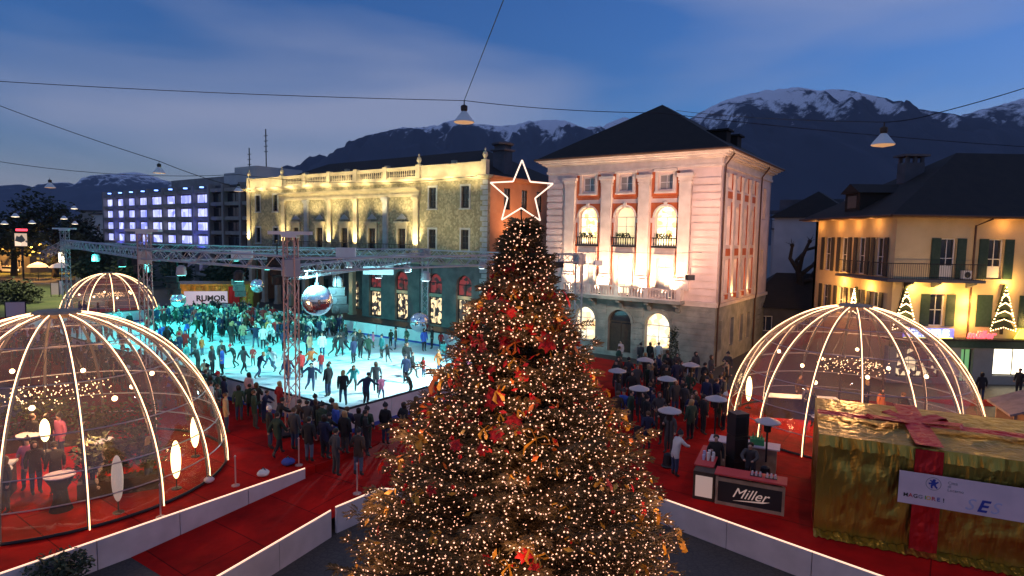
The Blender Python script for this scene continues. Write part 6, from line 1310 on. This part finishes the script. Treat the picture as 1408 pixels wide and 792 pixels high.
person_mesh('walk', dict(le=(-.26, -.13, 1.17), lw=(-.27, -.2, .95), lh=(-.27, -.2, .86), re=(.25, .1, 1.17), rw=(.26, .24, 1.0), rh=(.26, .28, .93), lk=(-.1, .22, .53), la=(-.1, .27, .11), lt=(-.1, .42, .09), rk=(.1, -.06, .49), ra=(.1, -.30, .16), rt=(.1, -.2, .05)))
person_mesh('glide', dict(spine=(0, .06, 1.1), chest=(0, .17, 1.28), neckb=(0, .23, 1.38), neck=(0, .26, 1.43), jaw=(0, .3, 1.48), head=(0, .31, 1.55), crown=(0, .3, 1.62), nose=(0, .42, 1.53), ls=(-.18, .16, 1.34), rs=(.18, .16, 1.34), le=(-.38, .1, 1.18), lw=(-.52, .16, 1.02), lh=(-.57, .2, .97), re=(.38, .16, 1.18), rw=(.50, .3, 1.08), rh=(.54, .36, 1.05), lk=(-.11, .14, .5), la=(-.1, .0, .13), lt=(-.1, .15, .08), rk=(.13, .0, .52), ra=(.26, -.35, .2), rt=(.3, -.25, .1)))
person_mesh('arms_out', dict(le=(-.45, .02, 1.34), lw=(-.68, .05, 1.3), lh=(-.76, .06, 1.29), re=(.45, .02, 1.32), rw=(.68, .05, 1.24), rh=(.76, .06, 1.22), lk=(-.14, .06, .5), la=(-.18, .02, .13), lt=(-.2, .16, .08), rk=(.14, .06, .5), ra=(.18, .02, .13), rt=(.2, .16, .08)))
person_mesh('stride', dict(spine=(0, .08, 1.08), chest=(0, .2, 1.24), neckb=(0, .27, 1.34), neck=(0, .3, 1.39), jaw=(0, .34, 1.43), head=(0, .36, 1.5), crown=(0, .36, 1.57), nose=(0, .47, 1.47), ls=(-.18, .2, 1.3), rs=(.18, .2, 1.3), le=(-.28, .42, 1.15), lw=(-.2, .6, 1.15), lh=(-.16, .67, 1.17), re=(.3, .05, 1.1), rw=(.36, -.15, 1.0), rh=(.38, -.22, .97), lk=(-.12, .25, .52), la=(-.1, .1, .13), lt=(-.1, .26, .08), rk=(.16, -.18, .52), ra=(.3, -.52, .25), rt=(.34, -.42, .14)))
person_mesh('sit', dict(pelvis=(0, 0, .55), spine=(0, 0, .75), chest=(0, 0, .95), neckb=(0, 0, 1.07), neck=(0, .01, 1.13), jaw=(0, .03, 1.185), head=(0, .02, 1.255), crown=(0, 0, 1.325), nose=(0, .125, 1.235), ls=(-.18, 0, 1.02), le=(-.24, .05, .78), lw=(-.18, .28, .72), lh=(-.15, .35, .7), rs=(.18, 0, 1.02), re=(.24, .05, .78), rw=(.18, .28, .72), rh=(.15, .35, .7), lhip=(-.1, .1, .52), lk=(-.12, .45, .52), la=(-.12, .47, .1), lt=(-.12, .62, .05), rhip=(.1, .1, .52), rk=(.12, .45, .52), ra=(.12, .47, .1), rt=(.12, .62, .05)))
HAIR = {}
def hairmesh(kind, mname):
    b = MB(); n = 12
    pr = {'cap': [(.098, -.02), (.104, .02), (.098, .065), (.07, .10), (.02, .118)], 'long': [(.085, -.19), (.108, -.1), (.112, 0), (.104, .06), (.07, .10), (.02, .118)], 'wool': [(.108, .0), (.112, .05), (.1, .09), (.07, .13), (.02, .15), (.035, .17), (.02, .20)]}[kind]
    b.lathe((0, -.018, 0), pr, n)
    if kind == 'long': b.v = [(x, y if y < .02 or z > .02 else min(y, .03), z) for x, y, z in b.v]
    if kind == 'cap': b.v = [(x, y - .012 if z < .03 else y, z + (.035 if y > .05 and z < .03 else 0)) for x, y, z in b.v]
    me = bpy.data.meshes.new('hair'); me.from_pydata(b.v, [], b.f); me.materials.append(MATS[mname]); me.polygons.foreach_set('use_smooth', [True] * len(me.polygons)); HAIR[(kind, mname)] = me
mat('hair_dark', (.02, .013, .01), .6); mat('hair_brown', (.09, .045, .02), .6); mat('hair_blond', (.35, .22, .10), .6); mat('wool_white', (.6, .58, .55), .9); mat('wool_red', (.45, .02, .03), .9); mat('wool_dark', (.03, .03, .035), .9)
for k_, m_ in (('cap', 'hair_dark'), ('cap', 'hair_brown'), ('long', 'hair_dark'), ('long', 'hair_brown'), ('long', 'hair_blond'), ('wool', 'wool_white'), ('wool', 'wool_red'), ('wool', 'wool_dark')): hairmesh(k_, m_)
CC = {'black': (.012, .012, .014), 'grey': (.05, .05, .055), 'navy': (.015, .02, .06), 'dark green': (.02, .05, .03), 'brown': (.07, .04, .025), 'red': (.40, .02, .02), 'pink': (.65, .16, .28), 'blue': (.04, .10, .45), 'white': (.65, .65, .65), 'tan': (.35, .25, .15), 'orange': (.55, .16, .04), 'teal': (.03, .22, .22), 'pale pink': (.65, .42, .42)}
HN = {('cap', 'hair_dark'): 'short-haired', ('cap', 'hair_brown'): 'brown-haired', ('long', 'hair_dark'): 'long-haired', ('long', 'hair_brown'): 'long-brown-haired', ('long', 'hair_blond'): 'blond-haired', ('wool', 'wool_white'): 'white-hatted', ('wool', 'wool_red'): 'red-hatted', ('wool', 'wool_dark'): 'dark-hatted'}
PN = {'stand': 'standing', 'pockets': 'hands pocketed', 'lean': 'leaning forward', 'hold_cup': 'with cup', 'walk': 'walking', 'glide': 'gliding', 'arms_out': 'arms spread', 'stride': 'striding', 'sit': 'sitting'}
rp = random.Random(21); PEOPLE = []
def pixel(p):
    q = CM.transposed() @ (Vector(p) - Vector((0, 0, CAMH))); return 704 + 850 * q.x / -q.z, 396 - 850 * q.y / -q.z
def person(x, y, z, rz, pose, col, where, grp, sc=1., hair=None):
    for (a, c, _) in PEOPLE:
        if (a - x) ** 2 + (c - y) ** 2 < .16: return None
    PEOPLE.append((x, y, z)); me, hd, cr = POSES[pose]; hair = hair or rp.choices(list(HAIR), (8, 5, 5, 3, 2, .7, .7, 5))[0]
    o = bpy.data.objects.new('person', me); COL.objects.link(o); o.location = (x, y, z); o.rotation_euler = (0, 0, rz); o.scale = (sc,) * 3
    c = CC[col]; j = rp.uniform(.8, 1.2); o.color = (c[0] * j, c[1] * j, c[2] * j, 1)
    ax = (cr - hd).normalized(); h = bpy.data.objects.new('hat' if hair[0] == 'wool' else 'hair', HAIR[hair]); COL.objects.link(h); h.parent = o; h.location = hd + ax * .0; h.rotation_euler = (-math.atan2(ax.y, ax.z), 0, 0)
    lab = f"{HN[hair]} person in {col} coat {PN[pose]} {where}"
    if sc < .85: lab = lab.replace('person', 'child')
    g = grp
    PL.setdefault(lab, []).append(o); o['label'] = lab; o['category'] = 'person'; o['group'] = g; return o
PL = {}
darks = ['black'] * 6 + ['grey'] * 3 + ['navy'] * 3 + ['dark green'] * 2 + ['brown'] * 2
mixc = darks + ['red', 'pink', 'blue', 'white', 'tan', 'teal', 'red', 'orange']
def ice_where(x, y):
    px_, py_ = pixel((x, y, ZD))
    if px_ > 600: return 'on the ice by the fir'
    if py_ < 452: return ('in the packed left ice' if px_ < 330 else 'below the small mirror balls') if px_ < 420 else 'near the far boards'
    if px_ < 400: return 'on teal ice left of the near tower'
    if py_ > 530: return 'on bright ice near the front boards'
    return 'in the middle of the bright ice'
# skaters read off the photograph: (feet px, py, pose, coat)
key = [(230, 482, 'stand', 'black'), (247, 494, 'stand', 'navy'), (254, 503, 'stand', 'red'), (269, 489, 'arms_out', 'pale pink'), (273, 512, 'lean', 'black'), (292, 516, 'stand', 'grey'), (306, 516, 'pockets', 'blue'), (323, 507, 'glide', 'black'), (335, 514, 'walk', 'grey'), (348, 503, 'pockets', 'red'), (356, 521, 'glide', 'navy'), (318, 476, 'stand', 'black'), (362, 480, 'stand', 'white'), (368, 507, 'walk', 'teal'), (377, 512, 'glide', 'white'), (396, 530, 'walk', 'navy'), (426, 493, 'stand', 'tan'), (443, 492, 'stand', 'white'), (428, 539, 'glide', 'navy'), (453, 543, 'stand', 'teal'),
       (461, 543, 'walk', 'black'), (472, 557, 'walk', 'black'), (460, 491, 'glide', 'black'), (442, 493, 'stand', 'teal'), (507, 495, 'walk', 'dark green'), (525, 493, 'stand', 'teal'), (496, 485, 'stride', 'black'), (513, 479, 'stand', 'pink'), (544, 481, 'stand', 'brown'), (559, 483, 'pockets', 'dark green'), (558, 527, 'stand', 'navy'), (567, 521, 'walk', 'black'), (576, 521, 'stand', 'black'), (583, 483, 'stand', 'blue'), (594, 480, 'stand', 'black'), (606, 479, 'stand', 'red'), (517, 541, 'walk', 'grey'), (524, 549, 'walk', 'pink'), (503, 560, 'glide', 'navy'), (610, 501, 'walk', 'teal'), (582, 519, 'pockets', 'red'), (469, 490, 'glide', 'grey'), (603, 563, 'lean', 'dark green'), (486, 538, 'stride', 'teal')]
for px_, py_, ps, c in key:
    q = onz(px_, py_, ZD + .03); person(q.x, q.y, ZD + .03, rp.uniform(0, 6.28), ps, c, ice_where(q.x, q.y), 'skaters on the ice rink', .72 if c in ('pink', 'red') else rp.uniform(.93, 1.04))
n = 0
while n < 50:
    s = rp.uniform(1, 29); t_ = rp.uniform(.8, 17.6)
    if s < 20 and rp.random() < .25: continue
    q = rk(s, t_)
    if person(q.x, q.y, ZD + .03, rp.uniform(0, 6.28), rp.choice(['glide', 'walk', 'stand', 'stride', 'arms_out', 'stand', 'pockets']), rp.choice(mixc), ice_where(q.x, q.y), 'skaters on the ice rink', rp.choice([.75, .95, 1, 1.03])): n += 1
n = 0
while n < 10:   # dense line at the far left end
    s = rp.uniform(27, 40.3); t_ = rp.uniform(9, 17.8); q = rk(s, t_)
    if person(q.x, q.y, ZD + .03, rp.uniform(0, 6.28), rp.choice(['glide', 'stand', 'pockets', 'walk']), rp.choice(mixc), ice_where(q.x, q.y), 'skaters on the ice rink', rp.choice([.8, .95, 1, 1.03])): n += 1
# onlookers outside the near boards, facing the ice
toice = math.atan2(-RK_B.x, RK_B.y)
near = [(493, 655, 'pockets', 'brown', 'nearest to the ramp head'), (462, 655, 'pockets', 'grey', 'at the ramp head'), (530, 612, 'stand', 'black', 'at the boards right of the tower'), (505, 618, 'stand', 'dark green', 'at the boards beside the fir'), (555, 610, 'pockets', 'black', 'at the boards close to the fir edge'), (382, 628, 'walk', 'dark green', 'in front of the near tower'), (371, 618, 'stand', 'black', 'before the crowd left of tower'), (425, 636, 'stand', 'black', 'right of the near tower'), (343, 560, 'stand', 'pale pink', 'in the crowd by the left dome'), (311, 595, 'stand', 'tan', 'beside the left dome'), (291, 575, 'stand', 'white', 'just behind the left dome edge'), (446, 632, 'hold_cup', 'navy', 'in the front crowd'), (462, 612, 'stand', 'blue', 'in the front crowd'), (385, 575, 'pockets', 'red', 'in the crowd behind the near tower'), (405, 620, 'stand', 'grey', 'at the foot of the near tower'), (350, 590, 'hold_cup', 'dark green', 'in the left crowd'), (474, 625, 'stand', 'black', 'in the front crowd'), (572, 600, 'stand', 'black', 'half hidden by the fir')]
for px_, py_, ps, c, w_ in near:
    q = onz(px_, py_, ZD); person(q.x, q.y, ZD, toice + rp.uniform(-.4, .4), ps, c, w_, 'onlookers along the near rink boards')
n = 0
def crowd_where(x, y):
    p = pixel((x, y, ZD)); return ('behind the left dome' if p[0] < 290 else 'in the crowd left of the near tower' if p[0] < 395 else 'in the crowd right of the near tower' if p[0] < 500 else 'at the boards by the fir')
while n < 113:
    s = rp.choice([rp.uniform(-3, 33), rp.uniform(5, 22)]); t_ = -.55 - abs(rp.gauss(0, 1.5 if s > 3 else .7))
    if s < 6 and t_ < -2.2: continue
    q = rk(s, t_)
    if math.hypot(q.x - DL.x, q.y - DL.y) < 5.6 or q.y < 21.6 or t_ < -4.4: continue
    if any(math.hypot(q.x - a, q.y - c) < .75 for a, c in TW.values()): continue
    if person(q.x, q.y, ZD, toice + rp.gauss(0, .6), rp.choice(['stand', 'pockets', 'lean', 'hold_cup', 'stand']), rp.choice(darks if rp.random() < .85 else mixc), crowd_where(q.x, q.y), 'onlookers along the near rink boards', rp.choice([.9, .96, 1, 1.04])): n += 1
# crowd on the right, below the palazzo
def right_where(x, y):
    p = pixel((x, y, ZD)); return ('among the heaters below the palazzo' if p[1] < 545 else 'between the fir and the beer bar') if p[0] < 945 else 'left of the right dome'
n = 0
while n < 68:
    px_ = rp.uniform(845, 1000); py_ = rp.choice([rp.uniform(520, 590), rp.uniform(560, 660), rp.uniform(515, 560)]); q = onz(px_, py_, ZD)
    if px_ > 955 and py_ > 600: continue
    if math.hypot(q.x - DR.x, q.y - DR.y) < 5.5 or py_ > 645 and px_ > 930 or py_ > 600 + (px_ - 845) * .55: continue
    if q.y > 40.5 or (q.x - 6.1) ** 2 + (q.y - 20) ** 2 < 1.2: continue
    if person(q.x, q.y, ZD, rp.uniform(0, 6.28), rp.choice(['stand', 'pockets', 'hold_cup', 'stand']), rp.choice(darks if rp.random() < .9 else mixc), right_where(q.x, q.y), 'people standing between the fir and the right dome', rp.choice([.93, 1, 1.04])): n += 1
for px_, py_, c, w_ in ((893, 503, 'black', 'before the palazzo window, left one'), (905, 503, 'white', 'before the palazzo window, right one'), (853, 500, 'pale pink', 'by the palazzo door at the fir edge'), (1400, 545, 'black', 'before the bright shop window'), (1348, 552, 'black', 'on the carpet strip by the dome'), (880, 505, 'grey', 'walking below the palazzo window')):
    q = onz(px_, py_, 0); person(q.x, q.y, 0.02, rp.uniform(0, 6.28), 'stand' if c != 'grey' else 'walk', c, w_, 'passers by on the square')
for c_, nm, k in ((DL, 'inside the big left dome', 11), (DR, 'inside the right dome', 9), (DF, 'inside the small far dome', 5)):
    n = 0
    while n < k:
        a = rp.uniform(0, 6.28); r_ = rp.uniform(.8, 4.2 if k > 8 else 3.2); x, y = c_.x + r_ * math.cos(a), c_.y + r_ * math.sin(a)
        if person(x, y, ZD, rp.uniform(0, 6.28), rp.choice(['stand', 'hold_cup', 'pockets', 'stand']), rp.choice(mixc), nm, 'guests ' + nm): n += 1
bq = Vector((7.2, 21.2, ZD)); person(7.3, 21.3, ZD, 2.9, 'hold_cup', 'black', 'behind the beer bar serving drinks', 'bar staff'); person(8.4, 20.9, ZD, 2.6, 'lean', 'grey', 'bending behind the beer bar', 'bar staff'); person(6.0, 21.8, ZD, -1.2, 'lean', 'white', 'leaning at the side counter of the beer bar', 'bar guests')
vs, fs, mi = [], [], []; cm_ = ['coat_black', 'coat_navy', 'coat_green', 'coat_grey', 'coat_red', 'coat_white']
for cn_, cc_ in zip(cm_, ('black', 'navy', 'dark green', 'grey', 'red', 'white')): mat(cn_, CC[cc_], .85)
mats_ = cm_ + ['cloth_black', 'skin', 'boots']
for k in range(175):
    s = rp.uniform(20, 40.3); t_ = rp.uniform(10, 17.9) if k % 3 else rp.uniform(2, 17.9); q = rk(s, t_); me = POSES[rp.choice(['stand', 'glide', 'walk', 'pockets', 'stride'])][0]; a = rp.uniform(0, 6.28); ca, sa = math.cos(a), math.sin(a); n0 = len(vs); ci = rp.choice([0, 0, 0, 1, 1, 2, 3, 3, 4, 5])
    vs += [(q.x + v.co.x * ca - v.co.y * sa, q.y + v.co.x * sa + v.co.y * ca, ZD + .03 + v.co.z) for v in me.vertices]
    for p in me.polygons: fs.append(tuple(n0 + i for i in p.vertices)); mi.append([ci, 6, 7, 8][p.material_index])
b = MB(); b.v = vs; b.f = fs; b.m = mi; tag(b.build('crowd', mats_, smooth=True), 'far skaters packed together at the kiosk end of the ice', kind='stuff')
# labels that several share: only where nothing in the picture tells them apart
for lab, os_ in PL.items():
    if len(os_) > 1:
        for o in os_: o['group'] = 'alike: ' + lab

# ------------------------------------------------------------------ the blue evening air
b = MB(); b.box(-9500, 9500, -60, 4300, -12, 1150); hz = b.build('haze', 'white_paint'); tag(hz, kind='stuff')
m, nt, p, N, L = nmat('haze_air'); nt.nodes.remove(p); v = N('ShaderNodeVolumePrincipled'); v.inputs['Density'].default_value = .00008; v.inputs['Color'].default_value = (.62, .75, 1, 1); v.inputs['Anisotropy'].default_value = 0
L(v.outputs[0], nt.nodes['Material Output'].inputs['Volume']); hz.data.materials[0] = m
